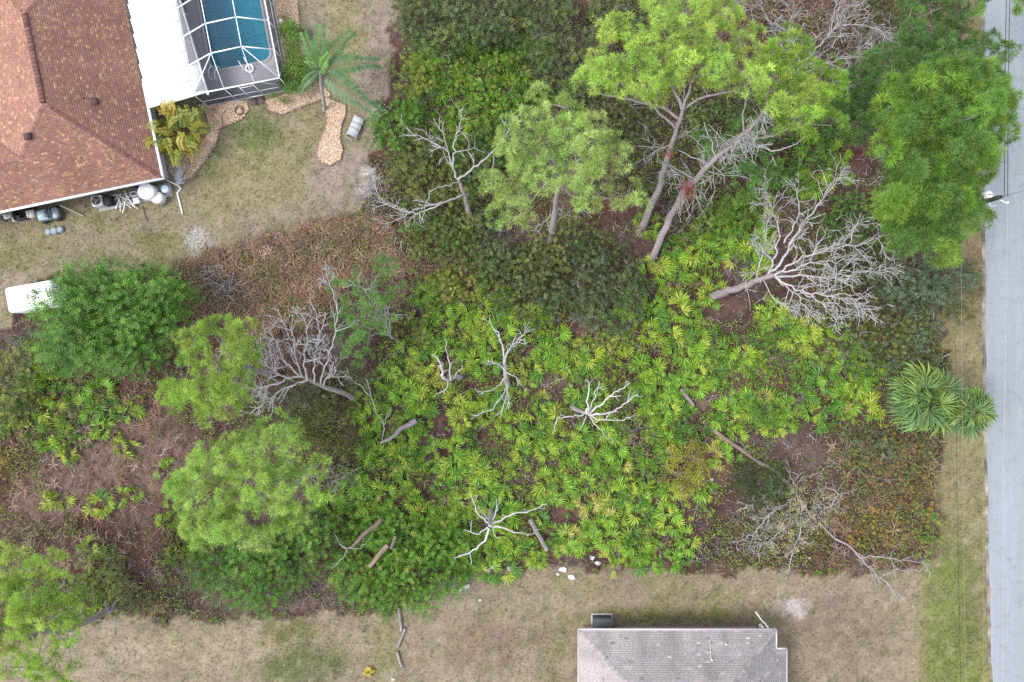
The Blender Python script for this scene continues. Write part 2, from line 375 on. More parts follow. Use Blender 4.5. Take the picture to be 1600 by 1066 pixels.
# road along the right edge, its broken lip and a far strip of grass beyond it is the ground itself
def road():
    ys = np.arange(-330, 330, .5); py = 533-ys/S
    e = np.interp(py, [-300, 0, 340, 534, 800, 1066, 1500], [1537, 1537, 1538.5, 1540, 1544, 1549, 1556])
    e = e+(fbm(ys*0+3, ys*1.3, 8)-.5)*4.5+(fbm(ys*0+3, ys*.2, 18)-.5)*4
    xl = (e-800)*S; n = len(ys); k = np.array([0, .12, .5, 2, 4, 6.2])
    X = xl[:, None]+k[None]; Z = np.array([.008, .03, .035, .045, .05, .03])[None]+0*X
    V = np.stack([X, np.repeat(ys[:, None], 6, 1), Z], -1).reshape(-1, 3); i = np.arange(n*6).reshape(n, 6)
    F = np.stack([i[:-1, :-1], i[:-1, 1:], i[1:, 1:], i[1:, :-1]], -1).reshape(-1, 4)
    mb = MB(); mb.add(V, F, (.2, .21, .23)); tag(mb.build('road', M_road), kind='structure')
    mb = MB(); xo = np.stack([xl-.16-.12*fbm(ys*0+9, ys*.9, 4), xl+.05], 1)
    V = np.stack([xo, np.repeat(ys[:, None], 2, 1), np.repeat(np.array([[.004, .012]]), n, 0)], -1).reshape(-1, 3); i = np.arange(n*2).reshape(n, 2)
    F = np.stack([i[:-1, 0], i[:-1, 1], i[1:, 1], i[1:, 0]], -1)
    mb.add(V, F, np.repeat(pick([(.1, .085, .065), (.14, .12, .095), (.2, .18, .15)], n), 2, 0)); tag(mb.build('road_shoulder', M_ground), kind='structure')
road()

# ------------------------------------------------------------------ roofs
def shingles(mb, O, U, W, poly, pal, e=.145, wd=.33, fleck=None, var=.09, ff=.2, streak=0.0):
    O, U, W = (np.asarray(q, float) for q in (O, U, W)); Nn = np.cross(U, W)
    if Nn[2] < 0: Nn = -Nn
    P = np.array(poly); u0, v0 = P.min(0); u1, v1 = P.max(0)
    rows = int((v1-v0)/e)+1; cols = int((u1-u0)/wd)+2
    j, i = np.meshgrid(np.arange(rows), np.arange(cols), indexing='ij'); j = j.ravel(); i = i.ravel()
    off = (rng.random(rows)*wd)[j]; u = u0+i*wd-off; v = v0+j*e
    g = .004; a = u+g; b = u+wd-g
    ok = inpoly(u+wd/2, v+e*.5, poly); a, b, v = a[ok], b[ok], v[ok]; n = len(a)
    lift = .012+rng.random(n)*.006
    def pt(uu, vv, h): return O+uu[:, None]*U+vv[:, None]*W+h[:, None]*Nn
    V = np.stack([pt(a, v-.012, lift), pt(b, v-.012, lift), pt(b, v+e, lift*.3), pt(a, v+e, lift*.3), pt(a, v-.012, lift*0), pt(b, v-.012, lift*0)], 1)
    F = np.array([[0, 1, 2, 3], [4, 5, 1, 0]]); F = (F[None]+(np.arange(n)*6)[:, None, None]).reshape(-1, 4)
    c = pick(pal, n, var)
    if streak: c = c*(1-streak*np.clip((fbm(a*1.1+O[0], v*.22, 12)-.48)*4, -.5, 1))[:, None]*(1-streak*.8*np.clip((fbm(a*.4, v*.5, 44)-.5)*4, -.5, 1))[:, None]
    if fleck is not None:
        f = rng.random(n) < ff; c[f] = pick(fleck, int(f.sum()), .15)
    mb.add(V.reshape(-1, 3), F, np.repeat(c, 6, 0))
def deck_plane(mb, O, U, W, poly, col):
    V = [np.asarray(O)+u*np.asarray(U)+v*np.asarray(W) for u, v in poly]
    V = np.array(V)-np.array([0, 0, .012])
    F = np.array(tessellate_polygon([[Vector((float(u), float(v), 0)) for u, v in poly]])); mb.add(V, F, col)
capmb = MB()
_a = np.array([[-.1, -.14, -.05], [.1, -.14, -.05], [-.1, 0, .025], [.1, 0, .025], [-.1, .14, -.05], [.1, .14, -.05]])
capmb.add(np.concatenate([_a, _a[[0, 2, 4]]-[0, 0, .03]]), np.array([[0, 1, 3, 2], [2, 3, 5, 4], [6, 0, 2, 7], [7, 2, 4, 8]]), (.16, .08, .068))
CAP_ME = capmb.mesh('ridge_cap'); CAP_ME.materials.append(solid('ridge_shingle', .9, .2, 9.0, bump=.3, spec=.2, rnd=.25))
capmb2 = MB(); capmb2.add(np.concatenate([_a, _a[[0, 2, 4]]-[0, 0, .03]]), np.array([[0, 1, 3, 2], [2, 3, 5, 4], [6, 0, 2, 7], [7, 2, 4, 8]]), (.225, .2, .205))
CAP2_ME = capmb2.mesh('ridge_cap'); CAP2_ME.materials.append(CAP_ME.materials[0])

# red house -----------------------------------------------------------------
EZ = 2.6
C0 = G(252, 277, EZ); ew = np.array([-.979, -.204, 0]); en = np.array([-.204, .979, 0]); sl_ = .395; cs = 1/math.sqrt(1+sl_*sl_)
def RH(w_, n_, z=0.0): return np.array([C0[0]+ew[0]*w_+en[0]*n_, C0[1]+ew[1]*w_+en[1]*n_, z])
house = thing('red_roof_house', 'single storey house with brown red shingle roof and white lanai at upper left', 'house', RH(5.5, 5.5, 0))
HW, HL, hw = 11.1, 17.0, 5.55
zA = EZ+hw*sl_
RED = [(0.215, 0.109, 0.082), (0.2, 0.101, 0.079), (0.227, 0.12, 0.089), (0.186, 0.096, 0.077)]; FLK = [(.28, .155, .085), (.26, .145, .09), (.28, .175, .11)]
def upv(h): return (np.asarray(h)+np.array([0, 0, sl_]))*cs
planes = [  # eave origin, along, upslope (horizontal), polygon (along, horizontal run)
    (RH(0, 0, EZ), ew, en, [(0, 0), (22, 0), (22, 2.8), (8.35, 2.8), (hw, hw)]),
    (RH(0, 0, EZ), en, ew, [(0, 0), (HL, 0), (HL-hw, hw), (hw, hw)]),
    (RH(0, HL, EZ), ew, -en, [(0, 0), (HW, 0), (hw, hw)]),
    (RH(HW, 0, EZ), en, -ew, [(5.6, 0), (HL, 0), (HL-hw, hw), (hw, hw), (2.8, 2.75)]),
    (RH(0, 5.6, EZ), ew, -en, [(HW, 0), (22, 0), (22, 2.8), (8.35, 2.8)])]
mb = MB(); dk = MB()
for O, U, Wd, P in planes:
    P2 = [(a, b/cs) for a, b in P]
    shingles(mb, O, U, upv(Wd), P2, RED, fleck=FLK, wd=.2, ff=.15, streak=.1, var=.06); deck_plane(dk, O, U, upv(Wd), P2, (.06, .04, .035))
rf = dk.build('roof', M_shingle, house)
tag(mb.build('shingles', M_shingle, rf), kind='stuff')
Ap = RH(hw, hw, zA); An = RH(hw, HL-hw, zA)
def caps_on(root, partparent, A, B, me, step=.17):
    A = np.asarray(A, float); B = np.asarray(B, float); d = B-A; L = np.linalg.norm(d); d = d/L
    yaw = math.atan2(d[1], d[0]); pit = -math.asin(d[2]); o0 = np.array(root['_o'])
    for k in range(int(L/step)):
        piece('ridge_cap', me, partparent, A+d*(k+.5)*step+np.array([0, 0, .03])-o0, (0, pit+.06, yaw))
for a, b in ((RH(0, 0, EZ), Ap), (RH(1.4, HL-1.4, EZ+1.4*sl_), An), (RH(8.35, 2.75, EZ+2.75*sl_), Ap), (RH(13, 2.8, EZ+2.8*sl_), RH(8.35, 2.8, EZ+2.8*sl_))):
    caps_on(house, rf, a, b, CAP_ME)
# raised ridge vent
mb = MB(); L = HL-2*hw; yaw = math.atan2(en[1], en[0])
box(mb, (Ap+An)/2+[0, 0, -.02], (L, .34, .13), yaw, (.06, .032, .03), taper=.98); rv = mb.build('ridge_vent', M_shingle, rf)
mb = MB()
for k in range(int(L/.26)): box(mb, Ap+(An-Ap)*(k+.5)*.26/L+[0, 0, .112], (.235, .36, .022), yaw, pick([(.115, .055, .047)], 1)[0])
mb.build('ridge_vent_cap', M_shingle, rv)
for px, py, s in ((150, 159, .34), (56, 219, .34)):
    q = G(px, py, 3.7 if px > 100 else 3.4); mb = MB()
    # height of the roof at this point
    d = q-RH(0, 0, q[2]); w_, n_ = d@ew, d@en; q[2] = EZ+min(w_, n_)*sl_
    box(mb, q-[0, 0, .1], (s, s, .28), yaw, (.045, .025, .025)); box(mb, q+[0, 0, .18], (s+.1, s+.1, .06), yaw, (.06, .035, .032)); mb.build('roof_vent', M_matte, rf)
q = G(137, 157, 3.6); d = q-RH(0, 0, q[2]); q[2] = EZ+min(d@ew, d@en)*sl_
mb = MB(); tube(mb, [q-[0, 0, .1], q+[0, 0, .25]], .045, 8, (.03, .025, .025)); mb.build('vent_pipe', M_matte, rf)
# walls, soffit, gutters
mb = MB(); wallc = (.42, .41, .4)
for (a, b) in (((.55, .55), (21, .55)), ((.55, .55), (.55, HL-.55)), ((21, .55), (21, 5)), ((.55, HL-.55), (10.5, HL-.55)), ((10.5, HL-.55), (10.5, 5)), ((10.5, 5), (21, 5))):
    A, B = RH(*a), RH(*b); c = (A+B)/2; l = np.linalg.norm(B-A); box(mb, c, (l, .15, EZ-.02), math.atan2(B[1]-A[1], B[0]-A[0]), wallc)
wl = mb.build('wall', M_concrete, house)
mb = MB(); yw = math.atan2(ew[1], ew[0])
box(mb, RH(11, -.07, EZ-.16), (22.3, .16, .17), yw, (.62, .62, .65)); box(mb, RH(-.08, 3.2, EZ-.16), (.15, 6.5, .17), yw, (.62, .62, .65))
mb.build('gutter', M_alu, house)
mb = MB(); box(mb, RH(11, .28, EZ-.06), (22, .54, .03), yw, (.5, .5, .5)); box(mb, RH(.28, 8.5, EZ-.058), (.54, 16.5, .03), yw, (.5, .5, .5)); mb.build('soffit', M_alu, house)
mb = MB(); tube(mb, [RH(-.1, -.12, EZ-.1), RH(-.1, -.12, .3), RH(-.2, -.3, .08), G(277, 302, .06), G(285, 334, .05)], .06, 8, (.6, .6, .62)); mb.build('downspout', M_alu, house)
mb = MB(); box(mb, RH(-.2, .9, 0), (.62, 1.8, .09), yw, (.34, .36, .4)); mb.build('corner_slab', M_concrete, house)
for nn in (1.9, 3.4, 4.6):
    mb = MB(); box(mb, RH(.46, nn, .9), (.05, .9, 1.1), yw, (.6, .6, .62)); wf = mb.build('window', M_alu, wl)
    mb = MB(); box(mb, RH(.43, nn, .96), (.03, .78, .98), yw, (.03, .035, .045)); mb.build('pane', M_gloss, wf)
# white lanai roof of insulated pans
pr = MB(); LA = G(232, 169, 2.62); LB = G(300, 150, 2.5); LC = G(272, -2, 2.5)
du = unit(LB-LA); dn = unit(LC-LB); dn[2] = 0; Lw = np.linalg.norm(LB-LA)
A0 = LA
box(pr, A0+du*Lw/2+dn*9-[0, 0, .12], (Lw-.02, 18, .08), math.atan2(du[1], du[0]), (.7, .7, .7)); lan = pr.build('lanai_roof', M_alu, house)
pw = 1.02
for k in range(17):
    mb = MB(); h = .06+.003*(k % 2)
    P = A0+dn*(k+.5)*pw+du*Lw/2-[0, 0, .045]
    box(mb, P, (Lw+.16, pw-.025, h), math.atan2(du[1], du[0]), pick([(.85, .85, .85)], 1, .006)[0])
    box(mb, P+dn*(pw/2-.03)+[0, 0, h], (Lw+.16, .03, .008), math.atan2(du[1], du[0]), (.5, .5, .51))
    mb.build('roof_panel', M_alu, lan)
mb = MB(); box(mb, LB+dn*8.5+du*.14-[0, 0, .16], (.12, 17.3, .17), math.atan2(du[1], du[0]), (.72, .72, .74)); mb.build('gutter', M_alu, lan)

# pool deck, pool, cage ------------------------------------------------------
def plate(mb, poly, z0, z1, col, holes=None):
    P = np.array([(p[0], p[1]) for p in poly]); m = len(P)
    V = np.concatenate([np.column_stack([P, np.full(m, z0)]), np.column_stack([P, np.full(m, z1)]), [[*P.mean(0), z1]]])
    i = np.arange(m); j = (i+1) % m
    mb.add(V, np.stack([i, j, m+j, m+i], 1), col); mb.add(V, np.stack([m+i, m+j, np.full(m, 2*m)], 1), col)
CA = G(302, 148, EZ-.1); CB = G(437, 122, EZ-.1)          # cage eave corners on the south side
cu = unit(CB-CA); cu[2] = 0; cn = np.array([-cu[1], cu[0], 0]); CW = np.linalg.norm((CB-CA)[:2])
def PC(u, n, z=0.0): return np.array([CA[0]+cu[0]*u+cn[0]*n, CA[1]+cu[1]*u+cn[1]*n, z])
cy_ = math.atan2(cu[1], cu[0])
def uv(px, py, z): d = G(px, py, z)-CA; return d@cu, d@cn
# pool outline with rounded corners in cage coordinates
p0 = uv(309, 0, .1); p1 = uv(333, 110, .1); p2 = uv(424, 94, .1)
U0, U1, N0, N1 = p1[0]-.12, p2[0], p1[1], 15.0
def rrect(u0, u1, n0, n1, r, k=6):
    out = []
    for cx, cy, a0 in ((u1-r, n0+r, -pi/2), (u1-r, n1-r, 0), (u0+r, n1-r, pi/2), (u0+r, n0+r, pi)):
        out += [(cx+r*math.cos(a0+pi/2*i/k), cy+r*math.sin(a0+pi/2*i/k)) for i in range(k+1)]
    return out
ring = rrect(U0, U1, N0, N1, .55); m = len(ring)
deckc = (.27, .262, .278)
mb = MB(); inner = np.array([PC(u, n, .1) for u, n in ring])
outer = []
DU0, DU1, DN0, DN1 = -4.2, CW+.05, -.05, 16.5
cc = np.array([(U0+U1)/2, (N0+N1)/2])
for u, n in ring:
    d = np.array([u, n])-cc; t = min((DU1-cc[0])/d[0] if d[0] > 0 else (DU0-cc[0])/d[0], (DN1-cc[1])/d[1] if d[1] > 0 else (DN0-cc[1])/d[1]); q = cc+d*t
    outer.append(PC(q[0], q[1], .1))
# straight outer rectangle corners are added so that the deck has square corners
i = np.arange(m); j = (i+1) % m
mb.add(np.concatenate([inner, np.array(outer)]), np.stack([i, m+i, m+j, j], 1), deckc)
for cu_, cn_, a, b in ((DU1, DN0, None, None), (DU1, DN1, None, None), (DU0, DN1, None, None), (DU0, DN0, None, None)):
    c = PC(cu_, cn_, .1); o = np.array(outer); d = np.linalg.norm(o-c, axis=1)
    best = None
    for q in range(m):
        r = (q+1) % m
        e0 = o[q]-c; e1 = o[r]-c
        onu = lambda e: (abs(e@cu) < .02, abs(e@cn) < .02)
        A_, B_ = onu(e0), onu(e1)
        if (A_[0] and B_[1] and not A_[1] and not B_[0]) or (A_[1] and B_[0] and not A_[0] and not B_[1]): best = (q, r)
    if best: mb.add([o[best[0]], c, o[best[1]]], [[0, 1, 2]], deckc)
pp = [PC(DU0, DN0), PC(DU1, DN0), PC(DU1, DN1), PC(DU0, DN1)]
for a, b in zip(pp, pp[1:]+pp[:1]): mb.add([a-[0, 0, .05], b-[0, 0, .05], b+[0, 0, .1], a+[0, 0, .1]], [[0, 1, 2, 3]], deckc)
tag(mb.build('pool_deck', M_concrete), kind='structure')
pool = thing('swimming_pool', 'rectangular in-ground swimming pool of blue water inside the screen cage', 'pool', PC((U0+U1)/2, (N0+N1)/2, 0))
mb = MB(); low = inner-[0, 0, 1.6]
cols = np.concatenate([np.tile((.04, .06, .1), (m, 1)), np.tile((.1, .4, .47), (m, 1)), [[.1, .42, .5]]])
mb.add(np.concatenate([inner, low, low.mean(0)[None]]), np.stack([i, j, m+j, m+i], 1), cols)
mb.T.append(np.stack([m+i, m+j, np.full(m, 2*m)], 1)); mb.build('basin', M_matte, pool)
mb = MB(); cop = np.array([PC(u, n, .125) for u, n in rrect(U0-.18, U1+.18, N0-.18, N1+.18, .7)])
ins = np.array([PC(u, n, .125) for u, n in rrect(U0+.01, U1-.01, N0+.01, N1-.01, .55)])
mb.add(np.concatenate([ins, cop, ins-[0, 0, .2], cop-[0, 0, .03]]), np.concatenate([np.stack([i, m+i, m+j, j], 1), np.stack([2*m+i, i, j, 2*m+j], 1), np.stack([m+i, 3*m+i, 3*m+j, m+j], 1)]), (.29, .28, .295)); mb.build('coping', M_concrete, pool)
mb = MB(); wt = inner-[0, 0, .17]; mb.add(np.concatenate([wt, wt.mean(0)[None]]), np.stack([i, j, np.full(m, m)], 1), (.1, .3, .4)); mb.build('water', M_water, pool)
def rail(parent, u, n, ang):
    mb = MB(); d = np.array([math.cos(ang), math.sin(ang)]); 
    for s in (-.22, .22):
        a, b = u-d[1]*s, n+d[0]*s
        tube(mb, [PC(a-d[0]*.5, b-d[1]*.5, .1), PC(a-d[0]*.45, b-d[1]*.45, .75), PC(a-d[0]*.1, b-d[1]*.1, .9), PC(a+d[0]*.35, b+d[1]*.35, .6), PC(a+d[0]*.4, b+d[1]*.4, -.2)], .03, 6, (.75, .75, .76))
    mb.build('ladder_rail', M_gloss, parent)
uu, nn = uv(383, 101, .3); rail(pool, uu, nn, 2.0)
uu, nn = uv(336, 113, .3); rail(pool, uu, nn, 1.2)
fl = thing('float_ring', 'small white ring lying on the pool deck near the ladder', 'pool ring', G(390, 107, .12))
mb = MB(); a = np.linspace(0, 2*pi, 17); q = G(390, 107, .17); tube(mb, np.stack([q[0]+.26*np.cos(a), q[1]+.26*np.sin(a), 0*a+q[2]], 1), .085, 6, (.75, .75, .75), cap=False); mb.build('ring', M_gloss, fl)

cage = thing('pool_cage', 'white framed screen enclosure over the swimming pool', 'pool cage', PC(CW/2, 6, 0))
ZE, ZT = EZ-.1, 3.75
nb = [uv(294, 103, ZE)[1], uv(285, 58, ZE)[1]]; dN = nb[1]-nb[0]; nbs = [nb[0]+dN*k for k in range(6)]
ua = uv(331, 88, ZT)[0]; ub = uv(379, 78, ZT)[0]
def beam(a, b, s=.075, name='beam', parent=cage, h=None):
    s = s*.66
    a = np.asarray(a); b = np.asarray(b); d = b-a; L = np.linalg.norm(d); mb = MB()
    t = d/L; side = unit(np.cross(t, [0, 0, 1])) if abs(t[2]) < .99 else np.array([1.0, 0, 0]); upn = np.cross(side, t); hh = s if h is None else h
    V = [p+side*sx*s/2+upn*sy*hh/2 for p in (a, b) for sx, sy in ((-1, -1), (1, -1), (1, 1), (-1, 1))]
    mb.add(V, BOXF, (.62, .63, .65)); return mb.build(name, M_alu, parent)
NE = nbs[-1]
beam(PC(0, 0, ZE), PC(CW, 0, ZE), .12); beam(PC(CW, .07, ZE), PC(CW, NE, ZE), .11); beam(PC(0, .07, ZE), PC(0, NE, ZE), .11)
for n in nbs:
    beam(PC(.06, n, ZE), PC(ua-.03, n, ZT), .1); beam(PC(ua+.03, n, ZT), PC(ub-.03, n, ZT+.1), .1); beam(PC(ub+.03, n, ZT+.1), PC(CW-.06, n, ZE), .1)
for u, z in ((ua, ZT), (ub, ZT+.1)):
    beam(PC(u, nbs[0]-.05, z+.01), PC(u, .06, ZE), .055)
    for a, b in zip(nbs, nbs[1:]): beam(PC(u, a+.06, z), PC(u, b-.06, z), .075)
beam(PC(.08, .08, ZE), PC(ua-.05, nbs[0]-.06, ZT), .07); beam(PC(CW-.08, .08, ZE), PC(ub+.06, nbs[0]-.06, ZT+.1), .07)
def screen(P): mb = MB(); mb.add(P, [[0, 1, 2, 3]] if len(P) == 4 else [[0, 1, 2]], (.04, .04, .045)); return mb.build('screen', M_screen, cage)
for a, b in zip(nbs, nbs[1:]):
    screen([PC(.08, a+.06, ZE), PC(ua-.05, a+.06, ZT), PC(ua-.05, b-.06, ZT), PC(.08, b-.06, ZE)])
    screen([PC(ua+.05, a+.06, ZT), PC(ub-.05, a+.06, ZT+.1), PC(ub-.05, b-.06, ZT+.1), PC(ua+.05, b-.06, ZT)])
    screen([PC(ub+.05, a+.06, ZT+.1), PC(CW-.08, a+.06, ZE), PC(CW-.08, b-.06, ZE), PC(ub+.05, b-.06, ZT+.1)])
screen([PC(.1, .1, ZE), PC(ua, .08, ZE), PC(ua, nbs[0]-.08, ZT)]); screen([PC(ua+.05, .08, ZE), PC(ub-.05, .08, ZE), PC(ub-.05, nbs[0]-.08, ZT+.1), PC(ua+.05, nbs[0]-.08, ZT)]); screen([PC(ub+.05, .08, ZE), PC(CW-.1, .1, ZE), PC(ub+.05, nbs[0]-.08, ZT+.1)])
zr = .95
su = [0, ua, ub-1.1, ub-.15, CW]
for k, u in enumerate(su): beam(PC(u, 0, .1), PC(u, 0, ZE-.07), .06, 'post')
for a, b in zip(su, su[1:]):
    beam(PC(a+.05, 0, zr), PC(b-.05, 0, zr), .05, 'chair_rail'); screen([PC(a+.04, 0, .12), PC(b-.04, 0, .12), PC(b-.04, 0, zr-.04), PC(a+.04, 0, zr-.04)]); screen([PC(a+.04, 0, zr+.04), PC(b-.04, 0, zr+.04), PC(b-.04, 0, ZE-.07), PC(a+.04, 0, ZE-.07)])
beam(PC(ub-1.1, -.03, .14), PC(ub-.15, -.03, .14), .09, 'door_rail'); beam(PC(ub-1.1, -.03, 2.15), PC(ub-.15, -.03, 2.15), .08, 'door_rail')
beam(PC(CW-1.4, 0, ZE-.1), PC(CW-.05, 0, zr+.1), .035, 'brace')
for a, b in zip([.05]+nbs[:-1], nbs):
    beam(PC(CW, b, .1), PC(CW, b, ZE-.07), .06, 'post'); beam(PC(CW, a+.05, zr), PC(CW, b-.05, zr), .05, 'chair_rail')
    screen([PC(CW, a+.04, .12), PC(CW, b-.04, .12), PC(CW, b-.04, zr-.04), PC(CW, a+.04, zr-.04)]); screen([PC(CW, a+.04, zr+.04), PC(CW, b-.04, zr+.04), PC(CW, b-.04, ZE-.07), PC(CW, a+.04, ZE-.07)])
    beam(PC(CW, a+.1, ZE-.1), PC(CW, a+1.3, zr+.1), .03, 'brace')
for n in nbs: beam(PC(.04, n-.06, ZE-.08), PC(.75, n-.75, ZE+.38), .035, 'brace')
mb = MB()
for k in range(2): box(mb, PC(ub-.9+k*.52, -.35, 0), (.46, .5, .08), cy_, (.09, .07, .07))
tag(mb.build('door_mat', M_matte, origin=PC(ub-.6, -.35, 0)), 'pair of dark doormats outside the pool cage door', 'doormat')

# pinkish grey house at the bottom -----------------------------------------------
gx0, gy0 = G(905, 985, EZ)[:2]; gx1 = G(1212, 985, EZ)[0]; g2x, g2y = G(1228, 1015, EZ)[:2]
gh = thing('grey_roof_house', 'pale house with weathered pinkish grey shingle roof at the bottom edge', 'house', ((gx0+gx1)/2, gy0-6, 0))
sl2 = .36; c2 = 1/math.sqrt(1+sl2*sl2)
GRY = [(0.228, 0.206, 0.201), (0.221, 0.202, 0.2), (0.238, 0.211, 0.203), (0.218, 0.196, 0.196)]
STN = [(.19, .175, .18), (.26, .235, .23)]
mb = MB(); dk = MB(); X = np.array([1., 0, 0]); Y = np.array([0, 1., 0]); Zv = np.array([0, 0, sl2])
Wd_ = gx1-gx0; h1 = Wd_/2; Dp = 17.0
for O, U, W_, P in ((np.array([gx0, gy0, EZ]), X, -Y, [(0, 0), (Wd_, 0), (h1, h1)]),
                    (np.array([gx0, gy0, EZ]), -Y, X, [(0, 0), (Dp, 0), (Dp-h1, h1), (h1, h1)]),
                    (np.array([gx1, gy0, EZ]), -Y, -X, [(0, 0), (Dp, 0), (Dp-h1, h1), (h1, h1)]),
                    (np.array([gx0, gy0-Dp, EZ]), X, Y, [(0, 0), (Wd_, 0), (h1, h1)]),
                    (np.array([g2x-7, g2y, EZ+.01]), X, -Y, [(0, 0), (7, 0), (3.5, 3.5)]),
                    (np.array([g2x, g2y, EZ+.01]), -Y, -X, [(0, 0), (12, 0), (12, 3.5), (3.5, 3.5)])):
    P2 = [(a, b/c2) for a, b in P]; W3 = (W_+Zv)*c2
    shingles(mb, O, U, W3, P2, GRY, e=.145, wd=.3, fleck=STN, var=.025, ff=.1, streak=.2); deck_plane(dk, O, U, W3, P2, (.12, .11, .11))
rf2 = dk.build('roof', M_shingle, gh); tag(mb.build('shingles', M_shingle, rf2), kind='stuff')
z3 = EZ+h1*sl2
for a, b in (((gx0, gy0, EZ), (gx0+h1, gy0-h1, z3)), ((gx1, gy0, EZ), (gx1-h1, gy0-h1, z3)), ((g2x, g2y, EZ), (g2x-3.4, g2y-3.4, EZ+3.4*sl2))): caps_on(gh, rf2, a, b, CAP2_ME)
mb = MB()
for a, b in (((gx0-.05, gy0+.05), (gx1+.05, gy0+.05)), ((gx1+.05, gy0), (gx1+.05, g2y)), ((gx1+.1, g2y+.05), (g2x+.05, g2y+.05)), ((g2x+.05, g2y), (g2x+.05, g2y-12)), ((gx0-.05, gy0), (gx0-.05, gy0-Dp))):
    a = np.array([*a, EZ-.13]); b = np.array([*b, EZ-.13]); l = np.linalg.norm(b-a); box(mb, (a+b)/2, (l, .11, .15), math.atan2(b[1]-a[1], b[0]-a[0]), (.36, .325, .34))
mb.build('fascia', M_alu, gh)
mb = MB(); pk = (.34, .25, .235)
box(mb, ((gx0+gx1)/2, gy0-Dp/2, 0), (Wd_-1.2, Dp-1.2, EZ-.15), 0, pk); box(mb, (g2x-3.9, g2y-6.6, 0), (6.4, 12, EZ-.16), 0, pk); wl2 = mb.build('wall', M_concrete, gh)
for px, py, hgt in ((1113, 1033, .3), (1138, 1012, .25)):
    q = G(px, py, 3.6); q[2] = EZ+(gy0-q[1])*sl2; mb = MB(); tube(mb, [q-[0, 0, .1], q+[0, 0, hgt]], .05, 8, (.6, .58, .57)); mb.build('vent_pipe', M_gloss, rf2)
q0 = G(1110, 1001, 3.0); q1 = G(1113, 1031, 3.6); q0[2] = EZ+(gy0-q0[1])*sl2+.06; q1[2] = EZ+(gy0-q1[1])*sl2+.06
mb = MB(); tube(mb, [q0, q1], .035, 6, (.33, .3, .3)); mb.build('pale_streak', M_matte, rf2)  # thin tube added in place of a pale stain streak on the shingles
acb = thing('air_conditioner', 'dark boxy air conditioner against the north wall of the grey roofed house', 'air conditioner', (G(940, 974)[0], gy0+.55, 0))
q = np.array([G(940, 974)[0], gy0-.2, .1]); mb = MB(); box(mb, q, (1.3, .7, .8), 0, (.06, .065, .065)); mb.build('body', M_matte, acb)
mb = MB()
for k in range(9): box(mb, q+[-.56+k*.14, .36, .08], (.05, .03, .62), 0, (.035, .035, .037))
mb.build('grille', M_matte, acb); mb = MB(); box(mb, q+[0, 0, .8], (1.36, .76, .05), 0, (.085, .09, .09)); box(mb, q+[0, -.3, .85], (1.3, .1, .03), 0, (.4, .4, .4)); mb.build('lid', M_matte, acb)
mb = MB(); box(mb, q-[0, 0, .1], (1.5, .9, .1), 0, (.3, .28, .27)); mb.build('pad', M_concrete, acb)
mb = MB(); a = G(1177, 978, 0); tube(mb, [[a[0], gy0+.5, .5], [a[0]+.25, gy0+.12, 1.2], [a[0]+.3, gy0+.08, 2.3]], .05, 8, (.65, .65, .65)); mb.build('downspout', M_alu, gh)
mb = MB(); q = G(1188, 978); tube(mb, [q, q+[0, 0, .28], q+[0, 0, .36]], [.16, .15, .03], 10, (.5, .42, .36)); tag(mb.build('flower_pot', M_matte, origin=q), 'small pale round pot at the corner of the grey roofed house', 'pot')

# ================================================================== vegetation
# ---- templates: flat arrays of vertices and faces that get scattered
def t_needles(n=88, r=.42, wd=.024, zmin=-.1):
    d = rdir(n, zmin); L = r*rng.uniform(.65, 1.1, n); side = unit(np.cross(d, rdir(n)))
    b = d*.02; mid = d*(L*.5)[:, None]; tip = d*L[:, None]; tip[:, 2] -= .05*L/r*rng.random(n)
    V = np.stack([mid-side*wd/2*.9+b-d*(L*.42)[:, None], mid+side*wd/2*.9+b-d*(L*.1)[:, None], tip], 1).reshape(-1, 3)
    F = np.arange(n*3).reshape(n, 3)
    return V, F, np.repeat(rng.uniform(.8, 1.2, (n, 1)), 3, 0)
def t_leaves(n=10, r=.3, L=.16, asp=.45, droop=.2):
    p = rdir(n, -.5)*r*rng.uniform(.3, 1, (n, 1)); d = unit(p+rdir(n)*r*.6); d[:, 2] -= droop; d = unit(d)
    side = unit(np.cross(d, rdir(n)+np.array([0, 0, 1.2]))); ll = L*rng.uniform(.7, 1.25, (n, 1)); up = np.cross(side, d)
    V = np.stack([p, p+d*ll*.5+side*ll*asp*.5+up*ll*.08, p+d*ll, p+d*ll*.5-side*ll*asp*.5+up*ll*.08], 1).reshape(-1, 3)
    return V, np.arange(n*4).reshape(n, 4), np.repeat(rng.uniform(.75, 1.25, (n, 1)), 4, 0)
def t_spray(n=14, L=.5, leaf=.17, asp=.45):
    """a leafy shoot along +Z with leaves on both sides"""
    t = np.linspace(.15, 1, n); a = np.arange(n)*2.4; p = np.stack([.03*np.cos(a), .03*np.sin(a), t*L], 1)
    d = unit(np.stack([np.cos(a), np.sin(a), .55+0*a], 1)); ll = (leaf*(1.15-.5*t))[:, None]*rng.uniform(.8, 1.2, (n, 1))
    side = unit(np.cross(d, [0, 0, 1.])); 
    V = np.stack([p, p+d*ll*.5+side*ll*asp/2, p+d*ll, p+d*ll*.5-side*ll*asp/2], 1).reshape(-1, 3)
    return V, np.arange(n*4).reshape(n, 4), np.repeat(rng.uniform(.8, 1.2, (n, 1)), 4, 0)
NEED = [t_needles() for _ in range(5)]
LEAF = [t_leaves() for _ in range(4)]
SMALL = [t_leaves(14, .26, .1, .5) for _ in range(4)]
SPRAY = [t_spray() for _ in range(4)]
LSPRAY = [t_spray(20, .75, .2, .32) for _ in range(4)]

